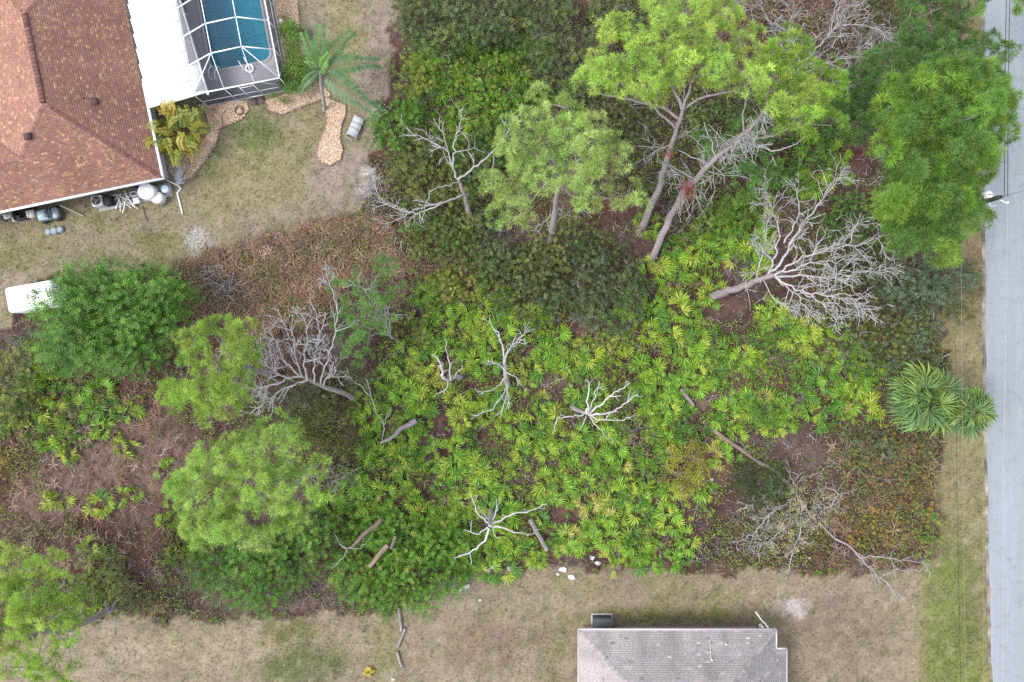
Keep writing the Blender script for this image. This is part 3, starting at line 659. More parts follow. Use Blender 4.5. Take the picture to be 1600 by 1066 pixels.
def put(mb, temps, loc, d, sc, col):
    n = len(loc); k = rng.integers(0, len(temps), n); rot = frames(d, rng.uniform(0, 2*pi, n)); sc = np.broadcast_to(sc, (n,))
    for q, (v, f, m) in enumerate(temps):
        i = k == q
        if i.any(): scat(mb, v, f, loc[i], rot[i], sc[i], col[i], m)

def blobs(ells, zlo, zhi, spacing, jit=.3, gap=.38):
    """centres of foliage masses under a domed canopy whose outline is the given ellipses"""
    E = np.array(ells, float); out = []
    x0, y0 = (E[:, 0]-E[:, 2]).min(), (E[:, 1]-E[:, 3]).min(); x1, y1 = (E[:, 0]+E[:, 2]).max(), (E[:, 1]+E[:, 3]).max()
    A = max(60, int((x1-x0)*(y1-y0)/spacing**2*12))
    P = poisson(lambda x, y: inell(x+14*(fbm(x/16, y/16, 301, 2)-.5)*2, y+14*(fbm(x/16, y/16, 302, 2)-.5)*2, E) & (fbm(x/20, y/20, 303, 2) > gap), x0-8, y0-8, x1+8, y1+8, spacing, A)
    q = np.min([((P[:, 0]-cx)/rx)**2+((P[:, 1]-cy)/ry)**2 for cx, cy, rx, ry in E], 0)
    z = zlo+(zhi-zlo)*np.sqrt(np.clip(1-q, 0, 1))+rng.normal(0, jit, len(P))
    return P, GA(P[:, 0], P[:, 1], np.maximum(z, .25))
WOODC = (.15, .13, .125); DEADC = (.275, .258, .26); PINEC = (.2, .17, .166)
def limb_to(mb, A, B, r0, r1, sag=.1, n=5, col=WOODC):
    A = np.asarray(A, float); B = np.asarray(B, float); L = np.linalg.norm(B-A); t = np.linspace(0, 1, max(4, int(L/.6)+2))[:, None]
    P = A+(B-A)*t; P[:, 2] += (np.sin(t[:, 0]*pi)*-sag*L); P[1:-1] += rng.normal(0, .04*min(L, 4), (len(P)-2, 3))
    tube(mb, P, np.linspace(r0, r1, len(P)), n, col, .3, cap=False)

# ------------------------------------------------------------------ pines
PG = [(0.314, 0.46, 0.086), (0.355, 0.495, 0.099), (0.286, 0.425, 0.083), (0.402, 0.507, 0.112), (0.257, 0.391, 0.086)]
PY_ = [(.23, .37, .05), (.26, .39, .06), (.2, .34, .05), (.3, .4, .08)]
PD = [(0.126, 0.237, 0.048), (0.153, 0.268, 0.042), (0.109, 0.203, 0.048), (0.179, 0.294, 0.042)]
PDD = [(0.096, 0.193, 0.053), (0.116, 0.221, 0.05), (0.085, 0.167, 0.047)]
def pine(label, trunk, r0, ells, zlo, zhi, pal, spacing=17, limbs=(), density=1.0, dead=0, bare=True, br=.5, tuft=1.0):
    base = G(trunk[0][0], trunk[0][1], 0); t = thing('pine_tree', label, 'tree', base)
    T = wob([G(*p)-np.array([0, 0, .15 if k == 0 else 0]) for k, p in enumerate(trunk)], .9, .05); mb = MB()
    rr = r0*np.linspace(1, .35, len(T)); rr[0] *= 1.25
    tube(mb, T, rr, 9, PINEC, .45); mb.build('trunk', M_wood, t)
    P, Cn = blobs(ells, zlo, zhi, spacing*.92, .5,   .4 if density < 1.2 else .33); top = T[-1]
    # limbs: the explicit ones, then one to each foliage mass from the nearest good wood
    ends = [T[int(len(T)*.55):]]
    for L in limbs:
        Q = wob([G(*p) for p in L[0]], .5, .1); mb = MB(); rad = np.linspace(L[1], L[1]*.35, len(Q)); tube(mb, Q, rad, 6, DEADC if len(L) > 2 else (.19, .165, .16), .3); mb.build('limb', M_wood, t); ends.append(Q[len(Q)//3:])
    nodes = np.concatenate(ends); mb = MB(); grown = [nodes]
    order = np.argsort(np.linalg.norm(Cn-top, axis=1))
    for c in Cn[order]:
        nd = np.concatenate(grown); cost = np.linalg.norm(nd-c, axis=1)+1.2*np.maximum(0, nd[:, 2]-c[2]+.2); a = nd[np.argmin(cost)]
        d = np.linalg.norm(c-a); limb_to(mb, a, c, min(.075, .022+.016*d), .02, .04, 4, (.17, .15, .145)); s = np.linspace(.25, 1, 4)[:, None]; grown.append(a+(c-a)*s)
    if len(Cn): tag(mb.build('branches', M_wood, t), kind='stuff')
    mb = MB()
    for c in Cn:
        r = br*rng.uniform(.6, 1.2); k = max(4, int(9.5*density*(r/.5)**2)); d = unit(rdir(k, -.2)+np.array([0, 0, .2]))
        loc = c+d*r*rng.uniform(.6, 1.25, (k, 1))*np.array([1.25, 1.25, .9]); base_c = pick(pal, 1, .1)[0]
        put(mb, NEED, loc, unit(d+np.array([0, 0, .9])), rng.uniform(.75, 1.2, k)*tuft, base_c*(1+.22*rng.normal(0, 1, (k, 1)).clip(-1.7, 1.5)))
    cr = mb.build('crown', M_needle, t)
    if dead:
        mb = MB()
        for _ in range(dead):
            a = T[rng.integers(int(len(T)*.3), len(T))]; d = unit(rdir(1, -.2)[0]); twig(mb, a, d, rng.uniform(.8, 2.2), .022, 2)
        tag(mb.build('dead_twigs', M_wood, t), kind='stuff')
    return t
def twig(mb, a, d, L, r, depth, col=DEADC, curl=.25, sides=4, dens=1.0):
    n = max(3, int(L/.28)+1); P = [np.asarray(a, float)]; dd = unit(np.asarray(d, float))
    for k in range(n):
        dd = unit(dd+rng.normal(0, curl, 3)*.6); P.append(P[-1]+dd*L/n)
    P = np.array(P); tube(mb, P, np.linspace(r, max(.016, r*.45), n+1), sides if r > .02 else 3, col*(1+.15*rng.normal(0, 1)) if isinstance(col, np.ndarray) else np.array(col)*(1+.12*rng.normal(0, 1)), .2, cap=False)
    if depth > 0:
        for _ in range(max(1, int(rng.uniform(1.6, 3.2)*L*dens+.6))):
            k = rng.integers(1, n+1); t_ = unit(P[k]-P[k-1]); s = unit(np.cross(t_, rdir(1)[0])); twig(mb, P[k], unit(t_*rng.uniform(.5, 1.1)+s*rng.uniform(.5, 1)), L*rng.uniform(.35, .65), max(.018, r*.65), depth-1, col, curl, sides, dens)
pine('tall forked pine with bright green crown at top centre, red growth on its trunk',
     [(1003, 358, 0), (1030, 292, 4), (1045, 238, 7.5), (1060, 190, 10.5), (1068, 166, 11.5)], .27,
     [(955, 45, 22, 18), (985, 62, 30, 20), (1010, 85, 45, 28), (1060, 95, 65, 36), (935, 120, 34, 16), (965, 112, 30, 22), (1000, 128, 40, 20), (1100, 60, 60, 36), (1130, 110, 50, 30), (1060, 30, 52, 28), (1110, 15, 45, 22), (1175, 125, 26, 16), (1150, 60, 30, 30)],
     10.5, 14, PG, 16, [([(1061, 186, 10.6), (1030, 166, 11), (985, 158, 11.2), (935, 146, 11.3), (925, 136, 11.5)], .1), ([(1055, 200, 10), (1025, 172, 11), (1005, 140, 11.6), (990, 85, 12)], .09), ([(1066, 170, 11.4), (1052, 140, 12), (1048, 110, 12.5)], .12), ([(1068, 168, 11.4), (1078, 135, 12), (1085, 120, 12.4)], .11), ([(1068, 170, 11.2), (1095, 152, 11.4), (1140, 142, 11.5), (1180, 128, 11.8)], .09), ([(1040, 250, 7), (1060, 200, 8), (1052, 190, 8.4)], .04, 1)], dead=6)
pine('leaning pine with yellowish crown and long bare limbs right of the forked pine',
     [(1018, 408, 0), (1050, 330, 3.6), (1078, 288, 5.6), (1120, 246, 8), (1160, 212, 10), (1200, 168, 12)], .26,
     [(1230, 70, 24, 20), (1275, 118, 30, 24), (1230, 135, 38, 34), (1250, 185, 28, 18), (1288, 195, 18, 13), (1212, 100, 28, 24), (1265, 150, 30, 26), (1222, 165, 22, 18)],
     11, 13.5, PY_, 17, [([(1156, 214, 9.9), (1190, 218, 10), (1225, 205, 10.5), (1250, 190, 11)], .09), ([(1162, 206, 10.2), (1160, 175, 10.8), (1172, 140, 11.4)], .07), ([(1155, 216, 9.8), (1200, 236, 10), (1240, 230, 10.4), (1255, 215, 10.8)], .06, 1), ([(1200, 168, 12), (1195, 150, 12.2), (1222, 130, 12.4)], .07), ([(1120, 246, 8), (1105, 205, 9), (1100, 190, 9.2)], .05, 1), ([(1108, 258, 7.4), (1095, 250, 7.8), (1060, 235, 8)], .045, 1), ([(1085, 280, 6), (1050, 262, 6.6), (1030, 250, 7)], .045, 1)], dead=42)
pine('light green pine with full crown and pale trunk base showing below it at centre top',
     [(860, 378, 0), (867, 332, 4.5), (873, 282, 8.5), (874, 250, 10.5)], .25,
     [(855, 178, 45, 26), (870, 200, 60, 30), (905, 225, 55, 34), (825, 240, 50, 34), (915, 262, 55, 34), (798, 300, 30, 46), (800, 350, 28, 24), (842, 285, 34, 26), (925, 292, 30, 20), (985, 307, 16, 15), (955, 250, 20, 18), (815, 210, 26, 20)],
     9, 13, [(.31, .43, .12), (.34, .46, .135), (.28, .4, .105), (.36, .46, .15)], 17, [([(874, 255, 10.4), (880, 222, 11), (884, 200, 11.5)], .08), ([(872, 290, 8), (905, 312, 8.4), (960, 310, 8.8), (980, 307, 9)], .05), ([(873, 270, 9.4), (840, 300, 9.2), (815, 340, 9)], .06)], dead=6)
pine('big dense pine overhanging the road at upper right',
     [(1378, 306, 0), (1400, 290, 4), (1412, 265, 8), (1430, 240, 11)], .27,
     [(1450, 140, 55, 32), (1500, 128, 52, 32), (1530, 180, 40, 45), (1425, 190, 52, 38), (1500, 230, 58, 42), (1435, 262, 50, 38), (1475, 318, 58, 40), (1400, 312, 28, 32), (1420, 368, 28, 20), (1470, 375, 22, 18), (1538, 240, 22, 16), (1480, 180, 55, 40), (1395, 230, 26, 22), (1480, 398, 14, 8)],
     9, 15, PD, 14.5, [([(1400, 255, 9), (1430, 320, 10), (1450, 360, 10)], .09), ([(1420, 240, 11), (1470, 215, 12), (1520, 190, 12.5)], .1)], density=1.22, dead=6, br=.52, tuft=1.2)
pine('dark green pine behind the big road-side pine at upper right',
     [(1352, 190, 0), (1362, 178, 3.5), (1375, 150, 6.5)], .18,
     [(1365, 120, 40, 28), (1345, 150, 36, 30), (1338, 192, 26, 20), (1500, 72, 40, 18), (1552, 75, 20, 13), (1430, 85, 50, 22), (1395, 95, 34, 22), (1572, 82, 10, 7), (1330, 175, 26, 22), (1380, 165, 24, 20), (1465, 100, 40, 22), (1400, 130, 30, 22)],
     6, 9, PDD, 14, dead=4, density=1.22)
pine('yellow green pine in the left thicket above the roundest crown',
     [(428, 588, 0), (395, 578, 3.5), (355, 570, 7.5), (335, 565, 9)], .22,
     [(335, 530, 45, 28), (372, 520, 24, 20), (308, 575, 40, 34), (350, 605, 34, 24), (288, 610, 20, 24), (365, 555, 30, 26), (318, 620, 24, 22)],
     8, 11, PY_, 15.5, [([(340, 566, 8.8), (350, 540, 9.3), (345, 520, 9.8)], .06, 1)], density=1.1, dead=10)
pine('wide rounded light green pine crown in the lower left thicket',
     [(507, 722, 0), (480, 735, 3), (435, 746, 7), (392, 756, 10)], .24,
     [(335, 722, 32, 24), (400, 702, 50, 26), (445, 690, 30, 25), (335, 780, 48, 40), (415, 755, 60, 45), (370, 832, 44, 22), (435, 800, 38, 25), (478, 720, 22, 14), (305, 765, 24, 28), (330, 820, 34, 22), (490, 768, 12, 9)],
     9, 12.5, [(.27, .41, .085), (.3, .43, .095), (.25, .39, .075), (.32, .43, .11)], 15.5, [([(395, 755, 9.8), (370, 740, 10.4), (350, 720, 10.8)], .07)], density=1.15, dead=5)
pine('loose yellow green pine at the bottom left corner leaning over the lawn',
     [(187, 944, 0), (150, 964, 3.5), (105, 986, 7.5), (60, 985, 10)], .25,
     [(30, 880, 34, 24), (70, 868, 26, 18), (40, 930, 46, 32), (104, 940, 22, 26), (25, 985, 34, 34), (92, 985, 26, 22), (55, 1028, 24, 18), (105, 1050, 24, 16), (12, 1050, 20, 20), (88, 905, 26, 16), (-30, 950, 50, 70), (60, 965, 30, 24)],
     8, 11.5, PY_, 17, [([(75, 986, 9.5), (60, 1020, 9.6), (75, 1050, 9.4), (90, 1060, 9.4)], .06), ([(80, 986, 9.2), (110, 1005, 9.2), (130, 1030, 9.1)], .05)], dead=8)
pine('small slender pine with soft bright crown between the dead fern patch and the palmettos',
     [(612, 530, 0), (600, 505, 2.4), (585, 478, 4.6), (578, 462, 5.6)], .11,
     [(580, 460, 28, 26), (545, 440, 20, 18), (602, 490, 18, 14), (590, 425, 20, 14), (555, 520, 24, 18), (565, 490, 22, 16), (610, 450, 14, 14), (540, 470, 16, 20), (560, 545, 22, 12)],
     4, 6, [(.15, .3, .07), (.165, .32, .075), (.14, .27, .065)], 15, dead=6, br=.42, tuft=.9)
pine('young fluffy pine standing under the limbs of the leaning pine',
     [(1130, 262, 0), (1145, 245, 2.6), (1155, 235, 4.5)], .1,
     [(1160, 215, 26, 30), (1190, 268, 22, 18), (1150, 262, 26, 22), (1102, 228, 20, 20), (1185, 235, 20, 20), (1175, 300, 20, 14)],
     3.5, 5, [(.13, .26, .065), (.115, .235, .06), (.145, .28, .07)], 15, density=.8, br=.42)
pine('small dark pine at the top edge beside the road verge',
     [(1400, 110, 0), (1430, 70, 4), (1450, 40, 7)], .16,
     [(1480, 12, 44, 18), (1430, 28, 24, 18), (1520, 5, 24, 14), (1425, 55, 20, 14), (1460, -20, 60, 30), (1450, 45, 26, 12)], 5.5, 8, PDD, 16)
pine('pine tip reaching over the road at the top right corner',
     [(1660, -60, 0), (1650, -40, 4), (1640, -20, 7)], .18, [(1592, 8, 10, 12), (1625, -20, 40, 40)], 6.5, 8.5, PD, 15)
# red growth on trunks
def redclump(px, py, z, label, rr=.5, k=80):
    q = G(px, py, z+.3); k *= 2; mb = MB(); d = rdir(k, -.3); put(mb, SMALL, q+d*rr*rng.uniform(.1, 1.3, (k, 1))*np.array([.8, 1.2, .8]), d, .45, pick([(.36, .02, .03), (.3, .02, .025), (.4, .05, .05), (.14, .06, .05)], k))
    tag(mb.build('creeper', M_leaf, origin=q), label, 'creeper', 'patches of red creeper on the pine trunks')
redclump(1044, 240, 7.6, 'small deep red creeper patch on the trunk of the tall forked pine', .34, 24); redclump(1074, 298, 5.9, 'largest bright red creeper patch on the leaning pine trunk', .55, 90); redclump(503, 728, .9, 'red creeper patch at the trunk foot of the wide rounded pine', .3, 30); redclump(1060, 325, 4.4, 'faint red creeper patch low on the leaning pine trunk', .3, 18)

# ------------------------------------------------------------------ dead trees
def dead(label, base, trunk, r0, limbs, tw=2.4, tl=1.3, depth=2, col=DEADC, name='dead_tree', cat='dead tree', curl=.28, tcol=None, spread=1.0, up=.25):
    t = thing(name, label, cat, G(*base)); col = np.array(col)
    T = wob([G(*p) for p in trunk], .6, .07); mb = MB(); tube(mb, T, r0*np.linspace(1.1, .5, len(T)), 8, tcol or PINEC, .4); mb.build('trunk', M_wood, t)
    for L in limbs:
        Q = wob([G(*p) for p in L[0]], .3, .17); r = L[1]*(.8 if col[0] < .3 else 1.05); mb = MB(); rad = np.linspace(r, max(.02, r*.3), len(Q)); tube(mb, Q, rad, 6, col*rng.uniform(.85, 1.05), .55)
        ln = np.linalg.norm(np.diff(Q, axis=0), axis=1).sum(); k = int(ln*tw*(L[2] if len(L) > 2 else 1))
        for _ in range(k):
            i = int(np.clip(len(Q)*(.18+.82*rng.random()**.7), 1, len(Q)-1)); d = unit(Q[i]-Q[i-1]); s = unit(np.cross(d, rdir(1)[0])); dd = unit(d*rng.uniform(.5, 1)+s*rng.uniform(.5, 1)*spread+np.array([0, 0, up*rng.random()]))
            twig(mb, Q[i], dd, tl*rng.uniform(.5, 1.3)*(1.15-.5*i/len(Q)), min(rad[i]*.7, .035), depth-1, col, curl)
        mb.build('limb', M_wood, t)
    return t
dead('bare grey dead tree with a long sideways branch left of the light green pine', (740, 352), [(740, 352, 0), (732, 328, 2.2), (722, 296, 4.5), (716, 280, 5.3)], .2,
     [([(720, 292, 4.7), (708, 262, 5.8), (700, 235, 6.6), (680, 225, 7), (655, 212, 7.2), (635, 200, 7.4)], .1), ([(708, 262, 5.8), (710, 225, 7), (718, 195, 7.8), (722, 180, 8)], .08), ([(716, 280, 5.3), (735, 268, 6), (762, 245, 6.6), (790, 215, 7.2), (805, 185, 7.6), (825, 168, 7.8)], .09, .8), ([(700, 235, 6.6), (690, 205, 7.2), (678, 185, 7.6)], .06), ([(722, 305, 4), (690, 318, 4.3), (655, 325, 4.3), (620, 345, 4.2), (598, 350, 4)], .08, .9), ([(690, 318, 4.3), (650, 335, 4.4), (618, 322, 4.2), (595, 318, 4.2), (585, 290, 4.2)], .06, 1.4), ([(716, 285, 5.2), (692, 290, 5.6), (672, 300, 5.6), (665, 320, 5.2)], .05, .6)], tw=2.0, tl=1.1)
dead('largest silver dead tree leaning right with a dense fan of branches near the roadside pine', (1112, 465), [(1112, 465, 0), (1145, 452, 2.6), (1180, 440, 5), (1210, 430, 6.5)], .28,
     [([(1195, 436, 5.8), (1222, 410, 7), (1240, 370, 7.5), (1275, 325, 8), (1300, 285, 8.2), (1315, 272, 8.4)], .12), ([(1200, 434, 6), (1212, 395, 7), (1218, 360, 7.4), (1205, 325, 7.6), (1196, 300, 7.8)], .09, 1.2), ([(1225, 380, 7.2), (1250, 335, 7.8), (1245, 300, 8), (1240, 285, 8)], .07), ([(1210, 430, 6.5), (1250, 405, 7.5), (1300, 388, 8), (1320, 378, 8.1), (1340, 350, 8.2)], .1, 1.3), ([(1300, 388, 8), (1345, 382, 8.3), (1372, 372, 8.4), (1385, 390, 8.4)], .06), ([(1210, 432, 6.5), (1260, 432, 7.4), (1310, 436, 7.8), (1345, 424, 8), (1388, 420, 8)], .1, 1.2), ([(1212, 434, 6.4), (1250, 455, 7.2), (1290, 462, 7.6), (1340, 470, 7.6), (1358, 485, 7.4)], .09, 1.4), ([(1215, 436, 6.4), (1245, 462, 7), (1258, 480, 7), (1270, 495, 6.8)], .08, 1.5), ([(1250, 455, 7.2), (1285, 475, 7.2), (1310, 492, 7), (1320, 500, 6.8)], .06, 1.2), ([(1208, 430, 6.4), (1240, 420, 7.4), (1275, 410, 7.8), (1330, 405, 8)], .08, 1.5), ([(1190, 436, 5.6), (1212, 470, 6.2), (1238, 480, 6.2)], .05), ([(1180, 438, 5), (1195, 385, 6.2), (1200, 345, 6.8)], .06, 1.3)], tw=3.4, tl=1.25, depth=3, curl=.32, col=(.299, .283, .285))
dead('silver dead tree leaning left with a comb of upright branches beside the yellow green pine', (556, 623), [(556, 623, 0), (530, 612, 2), (495, 600, 4), (470, 588, 5)], .19,
     [([(500, 602, 3.8), (508, 570, 5), (522, 530, 5.6), (528, 490, 6), (520, 455, 6.2), (510, 425, 6.4)], .06, .8), ([(490, 598, 4.2), (490, 565, 5.2), (500, 530, 5.8), (495, 490, 6)], .06, 1.3), ([(480, 594, 4.6), (475, 555, 5.6), (482, 520, 6), (470, 485, 6.2)], .06, 1.4), ([(472, 590, 5), (460, 555, 5.8), (458, 525, 6), (440, 500, 6.2)], .06, 1.4), ([(466, 586, 5.1), (440, 560, 6), (430, 530, 6.2), (418, 512, 6.2)], .06, 1.3), ([(470, 588, 5), (440, 590, 5.6), (410, 565, 6), (400, 535, 6.2)], .06, 1.3), ([(480, 594, 4.6), (445, 608, 5), (415, 625, 5.2), (392, 645, 5.2)], .06, 1.3), ([(460, 588, 5), (430, 600, 5.6), (400, 610, 5.8), (385, 602, 5.8)], .06, 1.2), ([(505, 602, 3.7), (520, 575, 4.6), (515, 545, 5)], .05, 1.2)], tw=2.8, tl=1.15, depth=3, curl=.28, up=.1, col=(.345, .33, .33))
dead('star shaped silver dead tree standing alone among palmettos right of centre', (893, 637), [(893, 637, 0), (905, 642, 1.2), (918, 646, 2.6), (922, 646, 3.2)], .17,
     [([(916, 646, 2.7), (918, 625, 3.5), (921, 600, 4), (918, 594, 4.2)], .07, .5), ([(918, 646, 2.8), (928, 620, 3.6), (936, 596, 4)], .06, .5), ([(920, 646, 2.8), (945, 628, 3.4), (965, 610, 3.9), (984, 598, 4.2)], .07, .7), ([(920, 648, 2.8), (950, 645, 3.4), (975, 634, 3.8), (998, 617, 4)], .07, .8), ([(922, 650, 2.7), (945, 657, 3.2), (970, 658, 3.4), (985, 652, 3.6)], .05, .9), ([(922, 652, 2.6), (936, 668, 3), (948, 685, 3.2)], .06, .5), ([(912, 648, 2.5), (895, 650, 3), (868, 654, 3.2), (866, 672, 3)], .055, .4), ([(916, 652, 2.5), (910, 664, 2.8), (905, 672, 2.6)], .05, .4)], tw=1.9, tl=.75, depth=2, curl=.25, col=(.36, .345, .345), tcol=(.24, .21, .205))
dead('tall snag with drooping limbs seen from above at the centre of the palmettos', (792, 600), [(792, 600, 0), (791, 588, 2.4), (789, 575, 4), (788, 565, 5)], .2,
     [([(789, 576, 4), (786, 545, 4.8), (778, 520, 5.2), (765, 503, 5.4)], .07, .6), ([(788, 568, 4.8), (795, 545, 5.2), (815, 525, 5.4), (825, 515, 5.5)], .06, 2.2), ([(792, 598, 1.8), (785, 618, 2.6), (770, 640, 3), (738, 650, 3)], .05, .4), ([(793, 600, 1.6), (790, 625, 2.4), (783, 652, 2.6)], .05, .4), ([(792, 598, 2), (795, 620, 2.6), (794, 640, 2.8)], .045, .4), ([(790, 590, 2.6), (772, 610, 3), (758, 612, 3.1)], .04, .5), ([(789, 578, 4), (772, 566, 4.6), (768, 560, 4.8)], .05, 1), ([(790, 582, 3.6), (806, 590, 3.9), (812, 600, 4)], .04, .6)], tw=2.6, tl=.7, col=(.34, .325, .325), tcol=(.25, .225, .22))
dead('small broken snag with two upright prongs left of the centre snag', (722, 588), [(722, 588, 0), (712, 591, 1.2), (702, 594, 2.2), (694, 592, 2.6)], .19,
     [([(703, 594, 2.2), (702, 570, 3), (698, 545, 3.6), (695, 530, 3.9)], .06, .4), ([(694, 592, 2.6), (690, 575, 3.2), (686, 560, 3.5), (676, 555, 3.7)], .11, .8), ([(700, 596, 2.2), (698, 610, 2.6), (685, 614, 2.6), (678, 620, 2.5)], .05, .4), ([(708, 592, 1.8), (716, 580, 2.4), (722, 570, 2.6)], .04, .8)], tw=2, tl=.4, col=(.34, .325, .325), tcol=(.27, .245, .24))
dead('silver dead tree with long curved arms at the lower edge of the palmettos', (768, 796), [(768, 796, 0), (768, 806, 1.6), (766, 816, 3), (765, 822, 3.6)], .2,
     [([(766, 818, 3.2), (748, 805, 3.7), (740, 790, 4), (737, 775, 4.2)], .06, .4), ([(768, 818, 3.2), (795, 805, 3.8), (825, 800, 4), (855, 788, 4.2)], .07, .5), ([(766, 822, 3.4), (800, 830, 3.8), (830, 836, 4)], .06, .5), ([(762, 824, 3.4), (745, 836, 3.8), (725, 828, 4)], .06, .4), ([(764, 826, 3.4), (758, 845, 3.4), (738, 862, 3), (712, 872, 2.4)], .08, .9), ([(764, 812, 2.8), (752, 800, 3.2), (748, 790, 3.4)], .05, .6), ([(770, 812, 2.8), (778, 795, 3.4), (776, 780, 3.6)], .05, .6), ([(768, 824, 3.2), (775, 838, 3.4), (780, 842, 3.4)], .035, .5)], tw=1.6, tl=.7, col=(.36, .345, .345), tcol=(.25, .225, .22))
dead('grey leafless scrub tree with tangled branches along the top edge', (1245, 130), [(1245, 130, 0), (1246, 118, 1.2), (1250, 98, 2.4)], .14,
     [([(1246, 110, 1.8), (1275, 78, 2.8), (1300, 50, 3.4), (1312, 40, 3.6), (1320, 15, 3.8)], .08, 1.4), ([(1300, 50, 3.4), (1302, 20, 3.8), (1310, -5, 4)], .05, 1.5), ([(1312, 40, 3.6), (1340, 38, 3.8), (1372, 45, 3.8), (1400, 55, 3.8)], .05, 2), ([(1244, 118, 1.6), (1290, 98, 2.6), (1330, 88, 3.2), (1360, 62, 3.6)], .06, 1.8), ([(1290, 98, 2.6), (1318, 108, 3), (1340, 108, 3.2)], .05, 2), ([(1242, 122, 1.2), (1290, 112, 2), (1322, 130, 2.2)], .04, 1.5), ([(1250, 98, 2.4), (1230, 50, 3), (1240, 20, 3.4), (1220, 0, 3.6)], .06, 1.6), ([(1245, 120, 1.4), (1210, 50, 2.4), (1190, 10, 2.8), (1150, 5, 3)], .05, 1.8), ([(1300, 75, 3), (1330, 20, 3.4), (1350, 0, 3.6)], .05, 1.8), ([(1320, 90, 2.8), (1372, 78, 3.2), (1392, 60, 3.4), (1412, 80, 3.2)], .05, 2)], tw=3.4, tl=1.3, depth=2, curl=.4, up=.1)
dead('fallen dead tree with pale lichen and spreading limbs at the lower right of the thicket', (1178, 718), [(1178, 718, .25), (1215, 738, .4), (1245, 775, .6), (1270, 808, .6), (1305, 842, .6)], .13,
     [([(1305, 842, .6), (1330, 855, .9), (1352, 880, .8), (1376, 905, .5), (1405, 930, .3)], .08, 1.3), ([(1345, 872, .8), (1365, 868, 1), (1405, 876, .9), (1445, 878, .6)], .05, 1.8), ([(1245, 775, .6), (1225, 790, 1.5), (1200, 805, 1.6), (1170, 842, 1.2), (1140, 848, 1)], .06, 1), ([(1240, 770, .6), (1205, 770, 1.6), (1170, 790, 1.8), (1150, 800, 1.6)], .05, 1), ([(1255, 790, .6), (1250, 830, 1.4), (1240, 860, 1.2), (1230, 900, .4)], .06, 1.4), ([(1270, 808, .6), (1300, 790, 1.6), (1310, 770, 1.8), (1290, 760, 1.8)], .05, 1), ([(1245, 770, .6), (1238, 745, 1.4), (1228, 730, 1.4)], .05, 1.2), ([(1262, 800, .6), (1225, 812, 1.6), (1210, 840, 1.4), (1175, 855, 1)], .045, 1.4), ([(1376, 905, .5), (1395, 890, .8), (1420, 888, .6)], .03, 1.6)], tw=2.0, tl=1.0, curl=.35, name='fallen_tree', cat='fallen tree', tcol=(.2, .175, .165))
dead('broken grey trunk with a forked bare stick at its left end', (650, 657), [(650, 657, .6), (632, 668, .75), (612, 682, .85), (594, 692, .9)], .2,
     [([(597, 690, .7), (600, 665, 1.6), (588, 642, 2.4), (580, 618, 3), (572, 592, 3.4)], .045, .3), ([(600, 665, 1.6), (606, 648, 2.2), (611, 636, 2.4)], .035, .3), ([(580, 620, 3), (558, 600, 3.4), (530, 578, 3.6)], .035, .3)], tw=1, tl=.5, name='broken_trunk', cat='trunk')
dead('fallen brown log with bleached root branches below the wide rounded pine', (596, 812), [(596, 812, 1.5), (575, 830, 1.9), (555, 850, 2.1), (540, 858, 2.1)], .17,
     [([(542, 858, 2.1), (530, 848, 2.3), (522, 834, 2.4)], .06, 1.5), ([(542, 860, 2.1), (535, 872, 2.2), (522, 886, 2.1)], .045, 1), ([(545, 856, 2.1), (560, 858, 2.3), (572, 850, 2.3)], .03, 1)], tw=1.5, tl=.5, name='fallen_log', cat='log', tcol=(.14, .1, .085))
dead('grey snag with a broom of thin upright sticks behind the small slender pine', (628, 538), [(628, 538, 0), (615, 528, 1.2), (606, 520, 2)], .1,
     [([(612, 526, 1.6), (585, 500, 2.8), (560, 480, 3.4)], .04, .4), ([(608, 522, 1.9), (596, 495, 3), (590, 478, 3.4)], .05, .6), ([(608, 522, 1.9), (602, 495, 3), (600, 475, 3.4)], .05, .6), ([(610, 522, 1.9), (608, 500, 3), (606, 482, 3.3)], .045, .6), ([(610, 524, 1.8), (590, 520, 2.6), (580, 524, 2.8)], .035, .6)], tw=1.6, tl=.7)
# ---- plain logs and timbers
def log(label, a, b, r, col, cat='log', name='log', group=None, endc=None):
    P = wob([G(*a), G(*b)], .5, .035); mb = MB(); tube(mb, P, r*np.linspace(1, .85, len(P)), 8, col, .45); o = mb.build(name, M_wood, origin=P.mean(0)*np.array([1, 1, 0])); return tag(o, label, cat, group)
log('short cut brown log with a pale sawn end under the bright green bush', (606, 852, 2.1), (577, 886, 2.0), .17, (.18, .135, .1))
log('small dark log piece just above the short cut brown log', (618, 838, 2.1), (611, 858, 2.1), .13, (.12, .095, .08))
log('straight grey log standing out at the lower edge right of the long armed dead tree', (828, 812, .75), (855, 860, .6), .17, (.17, .155, .14))
log('short brown grey log in a bare patch right of the star shaped dead tree', (1064, 608, .4), (1084, 634, .4), .15, (.16, .13, .12))
log('long slim brown fallen log leading to the fallen dead tree', (1113, 671, .5), (1180, 718, .4), .15, (.17, .125, .105))
log('stubby pale stump piece beside the bare patch right of the star shaped dead tree', (1034, 599, .2), (1048, 600, .2), .15, (.22, .18, .16))
log('upper of the three grey timber pieces lined up on the lower lawn', (623, 950, .12), (627, 986, .12), .12, (.21, .19, .18), 'timber', 'timber', 'timber pieces on the lawn')
log('middle tilted one of the three grey timber pieces lined up on the lower lawn', (633, 982, .12), (621, 1012, .12), .11, (.2, .18, .17), 'timber', 'timber', 'timber pieces on the lawn')
log('lowest of the three grey timber pieces lined up on the lower lawn', (620, 1018, .12), (628, 1042, .12), .11, (.2, .18, .165), 'timber', 'timber', 'timber pieces on the lawn')
